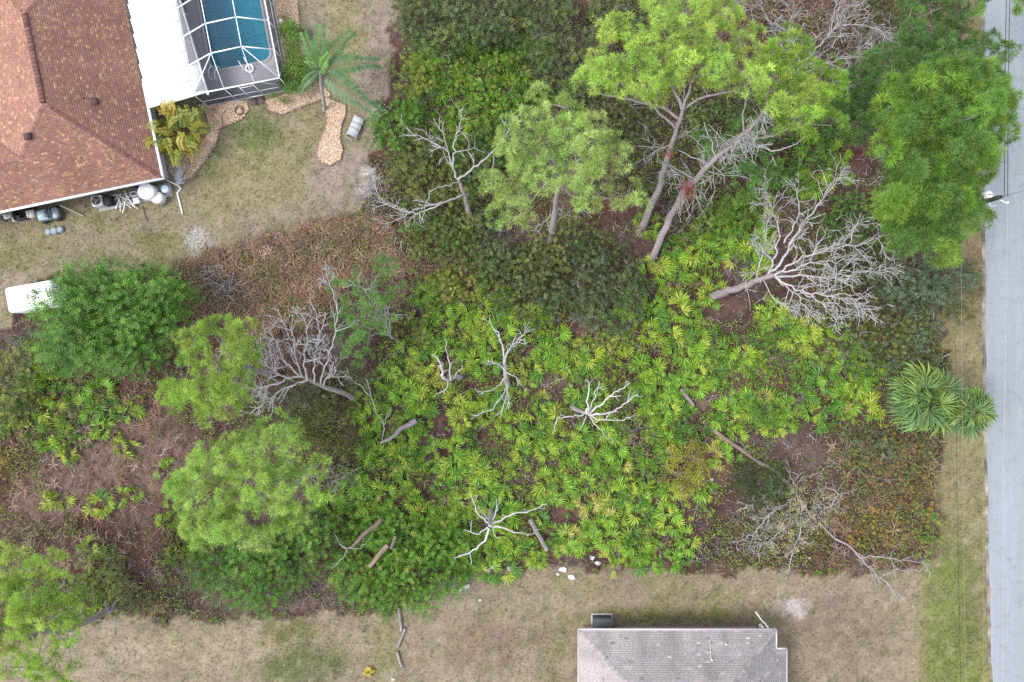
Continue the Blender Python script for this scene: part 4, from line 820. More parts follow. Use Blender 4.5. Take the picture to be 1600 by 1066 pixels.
LM = [(920, 640, 'the star shaped dead tree'), (790, 585, 'the tall centre snag'), (705, 590, 'the small two pronged snag'), (767, 820, 'the long armed dead tree'), (1150, 455, 'the largest silver dead tree'), (620, 672, 'the forked broken trunk'), (1074, 620, 'the short log in the bare patch'), (1148, 695, 'the long slim log'), (1068, 740, 'the yellow leaved shrub'), (565, 838, 'the bleached root log'), (1035, 400, 'the leaning pine trunks'), (950, 465, 'the wide dark shrub'), (1400, 610, 'the sabal palms'), (1192, 645, 'the small round dark shrub'), (690, 450, 'the reddish bare strip'), (845, 838, 'the straight grey log'), (1060, 860, 'the faint purple twig heap'), (1245, 790, 'the fallen dead tree'), (348, 445, 'the brown fern patch'), (100, 730, 'the left clearing'), (720, 300, 'the bare dead tree'), (700, 60, 'the broad oak scrub at the top edge'), (870, 170, 'the light green pine crown'), (780, 110, 'the middle of the top thicket'), (640, 150, 'the yellow green bush at the yard side')]
def near(px, py): return min(LM, key=lambda q: (q[0]-px)**2+(q[1]-py)**2)[2]
# ---- fallen sticks
STK = [((1020, 716), (1040, 730), (1055, 738), (1085, 738), (1108, 722), (1133, 735)), ((1262, 745), (1290, 732), (1304, 722)), ((1312, 790), (1308, 770), (1322, 745)), ((1280, 765), (1298, 762), (1300, 780), (1297, 800)), ((845, 800), (858, 786)), ((1060, 770), (1064, 785)), ((620, 425), (628, 375), (618, 405)), ((790, 360), (752, 365)), ((250, 712), (258, 704), (272, 697)), ((1140, 848), (1170, 835), (1200, 800)), ((1100, 768), (1090, 790), (1082, 815)), ((1158, 690), (1168, 705), (1192, 712)), ((1155, 540), (1170, 565)), ((1130, 580), (1172, 576)), ((880, 590), (850, 605)), ((1265, 680), (1275, 690)), ((300, 480), (340, 500)), ((70, 705), (75, 715), (60, 722)), ((650, 400), (665, 430)), ((725, 400), (730, 415)), ((590, 570), (620, 548), (640, 542)), ((1240, 600), (1270, 640), (1300, 648)), ((965, 688), (975, 700)), ((735, 775), (740, 800)), ((1175, 800), (1195, 815)), ((555, 800), (570, 790)), ((1330, 480), (1350, 500)), ((1350, 730), (1372, 725))]
for k, s in enumerate(STK):
    mb = MB(); Q = wob([G(px, py, rng.uniform(.12, .35)) for px, py in s], .25, .2); tube(mb, Q, np.linspace(.035, .015, len(Q)), 5, np.array(DEADC)*rng.uniform(.85, 1.15), .2)
    for _ in range(int(len(Q)*.7)):
        i = rng.integers(1, len(Q)); twig(mb, Q[i], unit(Q[i]-Q[i-1]+rdir(1)[0]*.9)*np.array([1, 1, .3]), rng.uniform(.2, .7), .015, 0)
    o0 = Q.mean(0); o0[2] = 0; tag(mb.build('fallen_branch', M_wood, origin=o0), 'thin bleached branch lying on the thicket floor nearest '+near(*np.mean(s, 0)), 'branch', 'bleached branches on the thicket floor')
def brush(label, px, py, rx, ry, n, z=.5, col=DEADC, L=1.0):
    q = G(px, py); mb = MB()
    for _ in range(n):
        r = math.sqrt(rng.random()); a = rng.uniform(0, 2*pi); p = G(px+rx*r*math.cos(a), py+ry*r*math.sin(a), rng.uniform(.05, z*(1.1-.7*r))); d = rdir(1)[0]; d[2] = abs(d[2])*.25; twig(mb, p, d, L*rng.uniform(.5, 1.3), .02, 1, col, .35, 3)
    tag(mb.build('brush_pile', M_wood, origin=q), label, 'brush pile')
brush('grey brush pile of tangled twigs in the brown fern patch', 348, 445, 22, 32, 60, 1.0); brush('pale lichen covered twig tangle right of the wide rounded pine', 536, 745, 24, 22, 60, 1.0, (.23, .22, .21), .7)
brush('grey dry brush at the left edge below the white trailer', 35, 540, 26, 18, 45, .6, (.2, .18, .17)); brush('thin grey twig tangle below the leaning pine fork', 1080, 335, 45, 35, 46, 1.6, (.19, .175, .16)); brush('low brown twig heap at the lower thicket edge under the rounded pine', 470, 920, 50, 26, 70, .4, (.14, .115, .11)); brush('faint purple grey twig heap in the lower right thicket', 1110, 850, 34, 28, 60, .5, (.15, .125, .125))
brush('pale twig clutter around the fallen dead tree', 1195, 820, 55, 45, 110, .9, (.22, .205, .185)); brush('small pale twig clutter near the star shaped dead tree', 985, 672, 40, 22, 30, .3, (.19, .17, .165)); brush('grey twig clutter left of the largest silver dead tree', 1155, 415, 26, 20, 30, .7, (.17, .155, .15)); brush('twig litter pile where dead branches reach the upper lawn', 590, 310, 24, 30, 55, .35, (.24, .22, .22), .8); brush('grey straw coloured brush below the top edge oak scrub', 1375, 90, 55, 45, 100, 1.2, (.2, .175, .15)); brush('bleached brush under the tangled scrub tree at the top edge', 1300, 70, 80, 55, 150, 1.2, (.21, .185, .165))

# ------------------------------------------------------------------ broadleaf trees and shrubs
OL = [(0.101, 0.133, 0.04), (0.129, 0.16, 0.043), (0.083, 0.116, 0.043), (0.147, 0.169, 0.043)]
DG = [(0.075, 0.174, 0.026), (0.096, 0.211, 0.028), (0.064, 0.147, 0.026), (0.117, 0.238, 0.033)]
BG = [(0.095, 0.209, 0.025), (0.115, 0.236, 0.03), (0.081, 0.182, 0.025), (0.135, 0.257, 0.03)]
YG = [(0.182, 0.221, 0.036), (0.221, 0.247, 0.042), (0.156, 0.202, 0.036), (0.26, 0.26, 0.06)]
GG = [(0.109, 0.147, 0.09), (0.093, 0.132, 0.075), (0.132, 0.171, 0.09), (0.078, 0.116, 0.063)]
DO = [(0.078, 0.108, 0.044), (0.097, 0.129, 0.047), (0.065, 0.094, 0.04), (0.119, 0.146, 0.047)]
LI = [(0.414, 0.394, 0.185), (0.482, 0.437, 0.232), (0.349, 0.344, 0.14), (0.524, 0.478, 0.323)]
def bush(label, ells, zlo, zhi, pal, temps=SPRAY, spacing=12, per=11, br=.45, sc=1.0, cat='shrub', name='shrub', fleck=None, twigs=0, group=None, up=.6, jit=.2):
    E = np.array(ells, float); cx, cy = (E[:, 0]*E[:, 2]).sum()/E[:, 2].sum(), (E[:, 1]*E[:, 2]).sum()/E[:, 2].sum()
    t = thing(name, label, cat, G(cx, cy), group); P, Cn = blobs(ells, zlo, zhi, spacing, jit)
    b = np.array(G(cx, cy)); mb = MB()
    for k in range(0, len(Cn), 2):
        a = b+(Cn[k]*np.array([1, 1, 0])-b)*.45; limb_to(mb, a-[0, 0, .05], Cn[k], .045 if zhi > 2 else .025, .012, -.03, 4, (.1, .085, .075))
    tag(mb.build('stems', M_wood, t), kind='stuff'); mb = MB()
    per = int(per*1.35); n = len(Cn)*per; ce = np.repeat(Cn, per, 0); d = unit(rdir(n, -.25)); r = br*np.repeat(rng.uniform(.7, 1.3, len(Cn)), per)[:, None]
    loc = ce+d*r*rng.uniform(.4, 1.05, (n, 1))*np.array([1, 1, .75]); loc[:, 2] = np.maximum(loc[:, 2], .06)
    c = np.repeat(pick(pal, len(Cn), .12), per, 0)*(1+.14*rng.normal(0, 1, (n, 1)).clip(-1.5, 1.5))
    if fleck is not None:
        f = rng.random(n) < fleck[1]; c[f] = pick(fleck[0], int(f.sum()))
    put(mb, temps, loc, unit(d+np.array([0, 0, up])), rng.uniform(.7, 1.25, n)*sc, c); mb.build('crown', M_leaf, t)
    if twigs:
        mb = MB()
        for k in rng.integers(0, len(Cn), twigs): twig(mb, Cn[k]+np.array([0, 0, .1]), unit(rdir(1, 0)[0]), rng.uniform(.5, 1.2), .016, 1, (.2, .18, .17), .3, 3)
        tag(mb.build('bare_twigs', M_wood, t), kind='stuff')
    return t
bush('large dark green feathery tree beside the white trailer at left', [(115, 470, 55, 44), (180, 465, 95, 46), (225, 510, 68, 46), (130, 535, 65, 36), (250, 460, 44, 38), (190, 540, 60, 34)], 2.2, 5.6, DG, LSPRAY, 11, 13, .6, 1.0, 'tree', 'broadleaf_tree', ([(.09, .16, .03), (.1, .14, .03)], .1))
bush('bright green spreading bush where the thicket meets the lower lawn', [(620, 860, 105, 56), (640, 908, 85, 40), (565, 895, 42, 36), (705, 850, 34, 44), (610, 930, 50, 22)], .5, 1.3, BG, LSPRAY, 11, 12, .5, .85, fleck=(YG, .07))
bush('deep green layered bush under the wide rounded pine at the lower left', [(400, 880, 90, 46), (445, 850, 60, 40), (350, 895, 46, 32), (485, 838, 34, 36), (400, 925, 40, 22)], 1, 3.2, DG, LSPRAY, 11, 12, .55, .9, fleck=(OL, .2))
bush('broad dark oak scrub at the top edge left of centre', [(720, 25, 100, 32), (690, 50, 60, 30), (760, 40, 60, 26), (660, 5, 40, 20)], 1.2, 3, DO, SPRAY, 12, 12, .55, 1.0, fleck=(OL, .2), twigs=14)
bush('dark olive oak scrub left of the tall forked pine', [(900, 50, 62, 50), (870, 95, 46, 40), (915, 110, 34, 30), (860, 30, 40, 30)], 1.2, 3.2, DO, SPRAY, 12, 12, .55, .95, fleck=(YG, .08), twigs=10)
bush('dark thicket bush at the top edge above the tall forked pine', [(985, 15, 50, 26), (1010, 40, 30, 20)], 1, 2.4, DO, SPRAY, 13, 10, .5, .9, twigs=8)
bush('low yellow green bush at the upper thicket edge facing the yard', [(655, 128, 30, 26), (635, 110, 22, 22)], .6, 1.4, YG, SPRAY, 12, 10, .4, .8)
bush('rounded green bush at the lawn edge near the grey sun lounger', [(608, 205, 28, 34), (625, 188, 26, 26)], .8, 2, DG, SPRAY, 11, 12, .45, .9)
bush('olive bush under the bare dead tree with the sideways branch', [(690, 300, 56, 50), (655, 270, 40, 36), (720, 345, 40, 28), (660, 220, 40, 26)], .7, 1.8, OL, SPRAY, 12, 12, .45, .85, fleck=(YG, .14))
bush('green olive shrub below the base of the bare dead tree', [(690, 372, 56, 30), (650, 350, 36, 26), (720, 390, 30, 18)], .7, 1.8, OL, SPRAY, 12, 12, .45, .85, fleck=(DG, .2))
bush('dark shrub to the left under the light green pine', [(775, 395, 40, 36), (760, 350, 26, 30), (745, 250, 30, 40)], .7, 2, DO, SPRAY, 12, 12, .45, .85)
bush('olive shrub with yellow leaves at the foot of the light green pine', [(875, 395, 44, 30), (835, 420, 40, 28), (895, 350, 34, 28)], .8, 2.2, OL, SPRAY, 12, 12, .45, .8, fleck=(YG, .15), twigs=6)
bush('wide dark grey green shrub at the middle below the light green pine', [(950, 465, 56, 54), (920, 420, 40, 34), (985, 440, 34, 32), (880, 470, 34, 28)], .8, 2.4, DO, SPRAY, 12, 13, .5, .85, fleck=(GG, .25), twigs=16)
bush('shadowy shrub in the hollow left of the wide dark grey green shrub', [(810, 455, 44, 34), (780, 430, 34, 26), (835, 490, 30, 22)], .5, 1.5, DO, SPRAY, 13, 11, .45, .8, fleck=(OL, .2))
bush('brownish scrub tuft between the two tall pines', [(955, 175, 40, 30), (935, 150, 30, 20)], .6, 1.6, [(.1, .085, .04), (.085, .08, .035), (.12, .1, .045), (.08, .09, .03)], SPRAY, 12, 11, .45, .75, twigs=14)
bush('grey green shrub by the road verge below the big road-side pine', [(1440, 450, 58, 36), (1485, 440, 36, 30), (1400, 430, 36, 28)], .9, 2.6, GG, SPRAY, 12, 12, .5, .85, twigs=24)
bush('olive scrub right of the largest silver dead tree', [(1360, 445, 36, 30), (1340, 410, 34, 26), (1330, 360, 26, 30)], .6, 1.7, DO, SPRAY, 13, 11, .45, .8, twigs=8)
bush('olive bush below the grey green road-side shrub', [(1385, 530, 56, 38), (1430, 510, 34, 30), (1350, 500, 36, 24)], .6, 1.8, OL, SPRAY, 13, 11, .45, .8, fleck=(GG, .25), twigs=14)
bush('yellow olive shrub touching the grass verge beside the grey green shrub', [(1500, 445, 26, 34), (1485, 480, 30, 20)], .5, 1.5, [(.1, .11, .03), (.12, .12, .035), (.085, .1, .03)], SPRAY, 12, 11, .4, .75)
bush('round dark green shrub beside the fallen dead tree', [(1190, 752, 40, 30), (1205, 770, 28, 22), (1180, 770, 26, 18)], .9, 2.2, [(.045, .085, .022), (.055, .1, .024), (.038, .07, .02)], SMALL, 9, 12, .45, .9)
bush('small round dark shrub on the right of the central palmettos', [(1192, 645, 20, 24)], .6, 1.6, DG, SMALL, 9, 12, .4, .9, fleck=(OL, .3))
bush('pale yellow lichen covered branches of the fallen dead tree', [(1250, 800, 54, 40), (1225, 835, 34, 26), (1285, 790, 26, 24)], .6, 1.6, LI, SMALL, 11, 10, .45, .75, twigs=70)
bush('yellow leaved shrub with dry branches at the lower right of the palmettos', [(1068, 715, 28, 22), (1070, 745, 26, 24), (1060, 765, 20, 12)], .6, 1.6, [(.32, .31, .045), (.36, .33, .06), (.28, .28, .04)], SMALL, 9, 12, .4, .9, twigs=10)
bush('olive yellow shrub between the left dead tree and the wide rounded pine', [(512, 650, 36, 26), (500, 675, 34, 22), (545, 690, 30, 22)], .6, 1.8, [(.085, .1, .022), (.11, .12, .026), (.06, .08, .022)], SMALL, 10, 11, .42, .9, fleck=(YG, .1))
bush('dark bush behind the comb shaped dead tree', [(470, 620, 60, 28), (430, 660, 40, 16), (560, 590, 26, 24)], .5, 1.6, DO, SPRAY, 13, 10, .45, .8)
bush('dark olive scrub along the left edge', [(18, 595, 30, 46), (40, 560, 34, 26), (8, 650, 22, 30)], .6, 1.8, OL, SPRAY, 13, 11, .45, .85, fleck=(YG, .15))
bush('olive shrub at the left thicket edge above the bottom left pine', [(150, 880, 34, 26), (165, 915, 30, 26), (130, 935, 30, 26)], .6, 1.8, OL, SPRAY, 13, 10, .45, .85)
bush('green bushy growth in the lower right scrub by the verge', [(1455, 825, 20, 26), (1450, 862, 20, 18)], .4, 1.0, BG, SPRAY, 13, 9, .35, .7, fleck=(YG, .3))
bush('grey green seedling shrub under the sabal palm', [(1368, 700, 26, 22), (1345, 690, 24, 18)], .4, 1.1, GG, SPRAY, 12, 9, .4, .75)
bush('trimmed green hedge shrub along the screen cage', [(460, 75, 18, 28), (466, 112, 24, 26), (455, 50, 12, 12), (460, 138, 18, 12)], .7, 1.6, [(.09, .19, .03), (.115, .22, .035), (.15, .24, .04)], SMALL, 6.5, 18, .36, 1.0)
bush('small dark green shrub below the cage corner', [(438, 153, 13, 9)], .4, .8, DG, SMALL, 7, 10, .28, .7)
bush('tiny yellow green plant in the stones beside the screen cage', [(448, 26, 7, 7)], .15, .4, YG, SMALL, 5, 8, .16, .5, 'plant', 'plant')
bush('olive scrub at the top edge between scrub tree and small pine', [(1400, 40, 36, 36), (1440, 110, 26, 20), (1390, 5, 50, 22)], .5, 1.5, [(.09, .095, .04), (.11, .1, .045), (.08, .1, .035)], SPRAY, 13, 9, .42, .75, twigs=16)
bush('dark green bush under the big road-side pine', [(1330, 330, 36, 26), (1370, 350, 36, 28), (1300, 350, 26, 24)], .4, 1.3, DG, SPRAY, 13, 9, .4, .75)
bush('low olive growth along the lower lawn edge at the left', [(200, 930, 28, 26), (230, 950, 30, 18), (280, 880, 30, 22)], .3, .9, OL, SPRAY, 13, 9, .35, .7, fleck=(YG, .15))

bush('mixed olive scrub under the forked pine limbs at top centre', [(955, 190, 50, 34), (900, 170, 30, 24), (1000, 200, 30, 26)], .5, 1.6, OL, SPRAY, 13, 10, .42, .75, fleck=(DO, .4), twigs=14)
bush('bright leafy tangle in the middle of the top thicket', [(760, 110, 60, 36), (700, 110, 44, 34), (830, 90, 34, 34), (800, 150, 44, 24)], .4, 1.2, BG, SPRAY, 14, 9, .42, .75, fleck=(YG, .25))
bush('dense green bush behind the light green pine at its left side', [(740, 205, 44, 36), (770, 250, 34, 34), (720, 240, 26, 30)], .5, 1.6, BG, SPRAY, 13, 10, .42, .8, fleck=(OL, .4))
bush('olive growth around the trunk foot of the leaning pines', [(930, 385, 34, 24), (960, 400, 34, 20), (1085, 330, 34, 30)], .3, 1.1, OL, SPRAY, 13, 9, .4, .7, fleck=(DG, .3))
bush('green leafy scrub right of the leaning pine', [(1160, 320, 34, 26), (1200, 270, 30, 30), (1130, 350, 30, 22)], .4, 1.3, BG, SPRAY, 13, 9, .42, .8, fleck=(OL, .3))
bush('grey twiggy shrub between the road-side shrub and the sabal palms', [(1440, 540, 34, 30), (1400, 580, 30, 22), (1330, 560, 24, 20)], .4, 1.3, GG, SPRAY, 13, 9, .42, .75, fleck=(OL, .4), twigs=14)
bush('mottled olive scrub in the right hand corner of the thicket', [(1380, 740, 50, 34), (1420, 700, 40, 30), (1340, 720, 30, 26)], .3, 1.0, OL, SPRAY, 14, 8, .4, .65, fleck=([(.3, .22, .04), (.26, .15, .04)], .25), twigs=10)
bush('orange and yellow autumn scrub beside the verge at lower right', [(1410, 810, 50, 34), (1440, 770, 24, 40), (1360, 830, 40, 30)], .2, .7, [(.28, .2, .035), (.24, .14, .035), (.17, .17, .04), (.3, .17, .03)], SPRAY, 14, 7, .36, .6)
bush('tangled olive scrub left of the centre snag', [(660, 480, 34, 40), (640, 530, 30, 24), (690, 450, 30, 20)], .3, 1.1, OL, SPRAY, 14, 8, .4, .7, fleck=(YG, .3))
bush('yellowish bush near the right end of the reddish bare strip', [(705, 440, 34, 20), (735, 455, 26, 18)], .5, 1.4, YG, SPRAY, 12, 10, .4, .75)

bush('brown green scrub between the trunks of the two leaning pines', [(1010, 290, 30, 50), (985, 250, 30, 40), (1075, 215, 30, 30)], .3, 1.1, [(.15, .14, .06), (.12, .13, .05), (.17, .15, .07), (.1, .12, .045)], SPRAY, 13, 8, .4, .65, twigs=12)
bush('soft green scrub behind the limbs of the leaning pine', [(1110, 190, 34, 34), (1150, 170, 34, 26), (1200, 200, 30, 26)], .4, 1.4, [(.12, .19, .06), (.14, .21, .06), (.1, .16, .05)], SPRAY, 12, 9, .42, .7)
bush('shaded green scrub left of the roadside pine trunk', [(1270, 230, 34, 34), (1250, 280, 34, 24), (1290, 190, 26, 24)], .3, 1.2, DG, SPRAY, 13, 9, .42, .75)

# ------------------------------------------------------------------ palm fronds
def fan_mesh(name, col, mat, nseg=15, span=4.3, Rr=.52, pet=.65, pitch=.9, drop=.75, fold=.035, curl=.1, tipc=1.15, wseg=1.15):
    """fan leaf: a stalk rising along +X, then a pleated blade of pointed segments"""
    mb = MB(); k = 4; t = np.linspace(0, 1, k); a = pitch-.25*t
    P = np.concatenate([[[0, 0, 0]], np.cumsum(np.stack([np.cos(a), 0*a, np.sin(a)], 1)*pet/k, 0)])
    tube(mb, P[[0, 2, 4]], [.018, .014, .01], 3, np.array(col)*np.array([1.05, .95, .9]), cap=False)
    h = P[-1]; ax = pitch-drop; X_ = np.array([math.cos(ax), 0, math.sin(ax)]); Y_ = np.array([0, 1., 0]); Z_ = np.cross(X_, Y_)
    th = np.linspace(-span/2, span/2, nseg)+rng.normal(0, .05, nseg); dth = span/(nseg-1)
    for q, a in enumerate(th):
        L = Rr*(1-.22*(abs(a)/(span/2))**2)*rng.uniform(.85, 1.08); d = X_*math.cos(a)+Y_*math.sin(a); s = -X_*math.sin(a)+Y_*math.cos(a); wd = math.tan(dth/2)*L*.58*wseg
        z0 = Z_*fold*(1 if q % 2 else -1); c_ = Z_*(-curl*L)*rng.uniform(.5, 1.5)
        V = [h+d*.01, h+d*L*.55-s*wd+z0*.5, h+d*L+c_, h+d*L*.55+s*wd-z0*.5]
        v = rng.uniform(.82, 1.18); mb.add(V, [[0, 1, 2], [0, 2, 3]], np.array([np.array(col)*v*.92, np.array(col)*v, np.array(col)*v*tipc, np.array(col)*v]))
    me = mb.mesh(name); me.materials.append(mat); return me
PALC = [(.12, .245, .022), (.15, .28, .024), (.2, .31, .026), (.27, .345, .04), (.075, .18, .024), (.17, .29, .034), (.32, .31, .07)]
PALW = np.array([.2, .24, .2, .12, .12, .1, .02])
FR = [[fan_mesh('frond', c, M_frond, nseg=ns, pitch=p, drop=dr, Rr=r, pet=pt, span=sp, wseg=.8, curl=.2, fold=.05) for p, dr, r, pt, sp, ns in ((1.35, .45, .66, .55, 2.4, 10), (1.1, .6, .76, .6, 2.8, 11), (.95, .7, .8, .75, 3.1, 13), (.75, .7, .78, .6, 2.7, 11), (.6, .7, .7, .8, 3.4, 13))] for c in PALC]
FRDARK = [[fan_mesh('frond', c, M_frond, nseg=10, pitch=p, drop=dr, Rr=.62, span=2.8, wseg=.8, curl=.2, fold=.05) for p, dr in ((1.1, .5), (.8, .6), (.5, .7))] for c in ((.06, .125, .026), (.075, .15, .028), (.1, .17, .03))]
DRY = [fan_mesh('dry_frond', c, M_frond, pitch=.25, drop=.5, Rr=.45, pet=.5, nseg=9, curl=.4) for c in ((.2, .14, .09), (.16, .11, .08), (.25, .2, .13))]
GAPS = [(755, 690, 32, 16), (690, 680, 13, 52), (1050, 570, 32, 15), (1100, 622, 42, 20), (1132, 480, 34, 26), (1000, 392, 30, 28), (860, 612, 34, 22), (1172, 694, 40, 20), (570, 655, 22, 14), (1288, 622, 24, 12), (1262, 690, 52, 22), (888, 662, 26, 14), (830, 742, 26, 14), (640, 455, 20, 40), (935, 535, 22, 10), (1140, 428, 30, 20), (1175, 505, 16, 20), (1250, 590, 18, 12), (800, 560, 16, 44), (705, 560, 26, 14), (1010, 745, 24, 12), (930, 700, 20, 10), (622, 675, 28, 12), (600, 660, 8, 24), (840, 838, 16, 22), (565, 838, 30, 16), (592, 868, 18, 14), (1148, 694, 26, 16), (1075, 622, 16, 16), (700, 580, 16, 22), (790, 590, 16, 30), (930, 645, 34, 22), (1080, 730, 34, 34), (1195, 755, 44, 34), (590, 690, 16, 10), (1010, 690, 30, 10), (1115, 690, 14, 12), (1060, 560, 20, 10), (1215, 620, 10, 18), (800, 690, 10, 18), (940, 610, 18, 8)]
def tint_at(px, py):
    q = fbm(np.array([px/60.]), np.array([py/60.]), 401, 3)[0]
    return rng.choice(len(PALC), p=PALW) if rng.random() < .35 else int(rng.choice([4, 4, 0, 1] if q < .42 else [0, 1, 4, 5] if q < .53 else [2, 3, 2, 1]))
def palmetto(px, py, label, group, big=1.0, dark=False, tint=None):
    if tint is None: tint = tint_at(px, py)
    if label.startswith('*'):
        w_ = 'deep green' if tint == 4 else 'yellow green' if tint in (2, 3, 6) else 'bright green'; nm = near(px, py); label = '%s saw palmetto clump nearest %s' % (w_, nm); group = '%s saw palmettos nearest %s' % (w_, nm)
    x, y, z = G(px, py, .03); t = thing('saw_palmetto', label, 'palmetto', (x, y, z), group)
    n = int(rng.integers(10, 14)*min(1, .5+.5*big)); a0 = rng.uniform(0, 2*pi)
    for k in range(n):
        inner = k < n*.35
        if dark: me = FRDARK[rng.integers(3)][rng.integers(0, 2) if inner else rng.integers(1, 3)]
        else:
            ci = tint if rng.random() < .75 else rng.choice(len(PALC), p=PALW); me = FR[ci][rng.integers(0, 2) if inner else rng.integers(1, 5)]
        piece('frond', me, t, (rng.normal(0, .28), rng.normal(0, .28), 0), (rng.normal(0, .45), rng.normal(0, .22), a0+k*2.4+rng.normal(0, 1.0)), big*rng.choice([.5, .62, .72, .8, .9, .98]))
    for k in range(rng.integers(0, 4)): piece('dry_frond', DRY[rng.integers(3)], t, (rng.normal(0, .15), rng.normal(0, .15), .1), (0, -.3*rng.random(), rng.uniform(0, 6.28)), big*rng.uniform(.7, 1.3))
    return t
def merged_palmettos(P, name, label_kind='stuff'):
    mb = MB()
    for px, py in P:
        o = G(px, py, .03); tint = rng.choice(len(PALC), p=PALW); a0 = rng.uniform(0, 6.28)
        for k in range(11):
            me = FR[tint if rng.random() < .6 else rng.choice(len(PALC), p=PALW)][rng.integers(0, 5)]; V, F, Cc = cached(me); a = a0+2.4*k+rng.normal(0, .7); s = rng.uniform(.6, 1.05); c, sn = math.cos(a)*s, math.sin(a)*s
            W = np.stack([V[:, 0]*c-V[:, 1]*sn, V[:, 0]*sn+V[:, 1]*c, V[:, 2]*s], 1)+o+np.append(rng.normal(0, .2, 2), 0); mb.add(W, F, Cc)
    return tag(mb.build(name, M_frond), kind='stuff')
_cache = {}
def cached(me):
    if me.name not in _cache:
        V = np.zeros(len(me.vertices)*3); me.vertices.foreach_get('co', V); Cc = np.zeros(len(me.vertices)*4); me.color_attributes['col'].data.foreach_get('color', Cc)
        F = []
        for p in me.polygons:
            v = list(p.vertices); F.append(v[:3])
            if len(v) == 4: F.append([v[0], v[2], v[3]])
        _cache[me.name] = (V.reshape(-1, 3), np.array(F), Cc.reshape(-1, 4)[:, :3])
    return _cache[me.name]
ZC = [(640, 440), (760, 415), (830, 490), (940, 520), (1000, 430), (1040, 395), (1110, 345), (1170, 300), (1215, 330), (1190, 420), (1110, 455), (1190, 480), (1240, 500), (1330, 520), (1372, 560), (1365, 640), (1310, 665), (1240, 640), (1215, 700), (1150, 720), (1120, 790), (1060, 850), (1070, 880), (960, 874), (880, 868), (740, 890), (560, 850), (500, 830), (520, 760), (570, 700), (545, 640), (590, 580), (640, 545)]
ZN = [(650, 75), (720, 55), (790, 50), (850, 60), (870, 120), (900, 185), (850, 190), (760, 215), (770, 290), (735, 300), (720, 220), (680, 200), (640, 165), (632, 120)]
ZW = [(20, 575), (110, 590), (165, 610), (180, 640), (165, 680), (120, 690), (60, 690), (20, 660)]
ZB = [(130, 855), (190, 870), (200, 905), (170, 940), (110, 940)]
ZE_ = [(1225, 205), (1290, 200), (1320, 240), (1300, 290), (1240, 290)]
ZT_ = [(760, 130), (830, 120), (890, 190), (830, 210)]
def zone(poly, d, tries, gaps=True):
    P = np.array(poly); pts = poisson(lambda x, y: inpoly(x, y, poly) & ~(inell(x, y, GAPS) if gaps else np.zeros(x.shape, bool)) & (fbm(x/30, y/30, 61, 3) < .545), P[:, 0].min(), P[:, 1].min(), P[:, 0].max(), P[:, 1].max(), d, tries)
    return pts
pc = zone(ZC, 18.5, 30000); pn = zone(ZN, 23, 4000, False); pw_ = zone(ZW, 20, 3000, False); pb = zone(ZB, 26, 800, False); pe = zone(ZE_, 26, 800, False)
SOLO = [((203, 640), 'lone saw palmetto with a dark centre right of the western palmetto patch'), ((190, 690), 'yellow green palmetto below the lone round one in the reddish clearing'), ((262, 735), 'saw palmetto left of the wide rounded pine in the clearing'), ((84, 778), 'orange tipped palmetto in the lower left clearing'), ((157, 788), 'dull yellow palmetto between the orange tipped one and the rounded green one'), ((210, 772), 'neat round green palmetto in the lower left clearing'), ((112, 706), 'yellowish palmetto at the lower end of the western patch'), ((272, 808), 'ragged palmetto just left of the wide rounded pine crown'), ((280, 870), 'bright palmetto below the ragged one by the deep green bush'), ((1012, 352), 'small green palmetto between the trunks of the two leaning pines'), ((300, 850), 'pale fan palmetto at the edge of the deep green bush')]
nmain = 300-len(SOLO)
allp = [(p, 'c') for p in pc]+[(p, 'n') for p in pn]+[(p, 'w') for p in pw_]+[(p, 'b') for p in pb]+[(p, 'e') for p in pe]
print('palmettos', {k: sum(1 for _, q in allp if q == k) for k in 'cnwbe'})
LAB = {'c': ('*', 'saw palmettos in the central thicket'), 'n': ('*', 'saw palmettos in the top thicket'), 'w': ('olive green saw palmetto in the patch below the dark feathery tree', 'saw palmettos below the feathery tree'), 'b': ('saw palmetto beside the bottom left corner pine', 'saw palmettos by the corner pine'), 'e': ('shaded saw palmetto under the branches of the big road-side pine', 'saw palmettos under the road-side pine')}
random.shuffle(allp); rest = []
for k, (p, z) in enumerate(allp):
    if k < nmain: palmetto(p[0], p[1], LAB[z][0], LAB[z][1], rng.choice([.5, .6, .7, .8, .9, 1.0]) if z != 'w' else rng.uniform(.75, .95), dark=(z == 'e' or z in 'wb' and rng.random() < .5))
    else: rest.append(p)
if rest: merged_palmettos(rest, 'palmetto_growth')
for (px, py), lab in SOLO: palmetto(px, py, lab, None, 1.0, tint=3 if 'yellow' in lab or 'orange' in lab else 2)

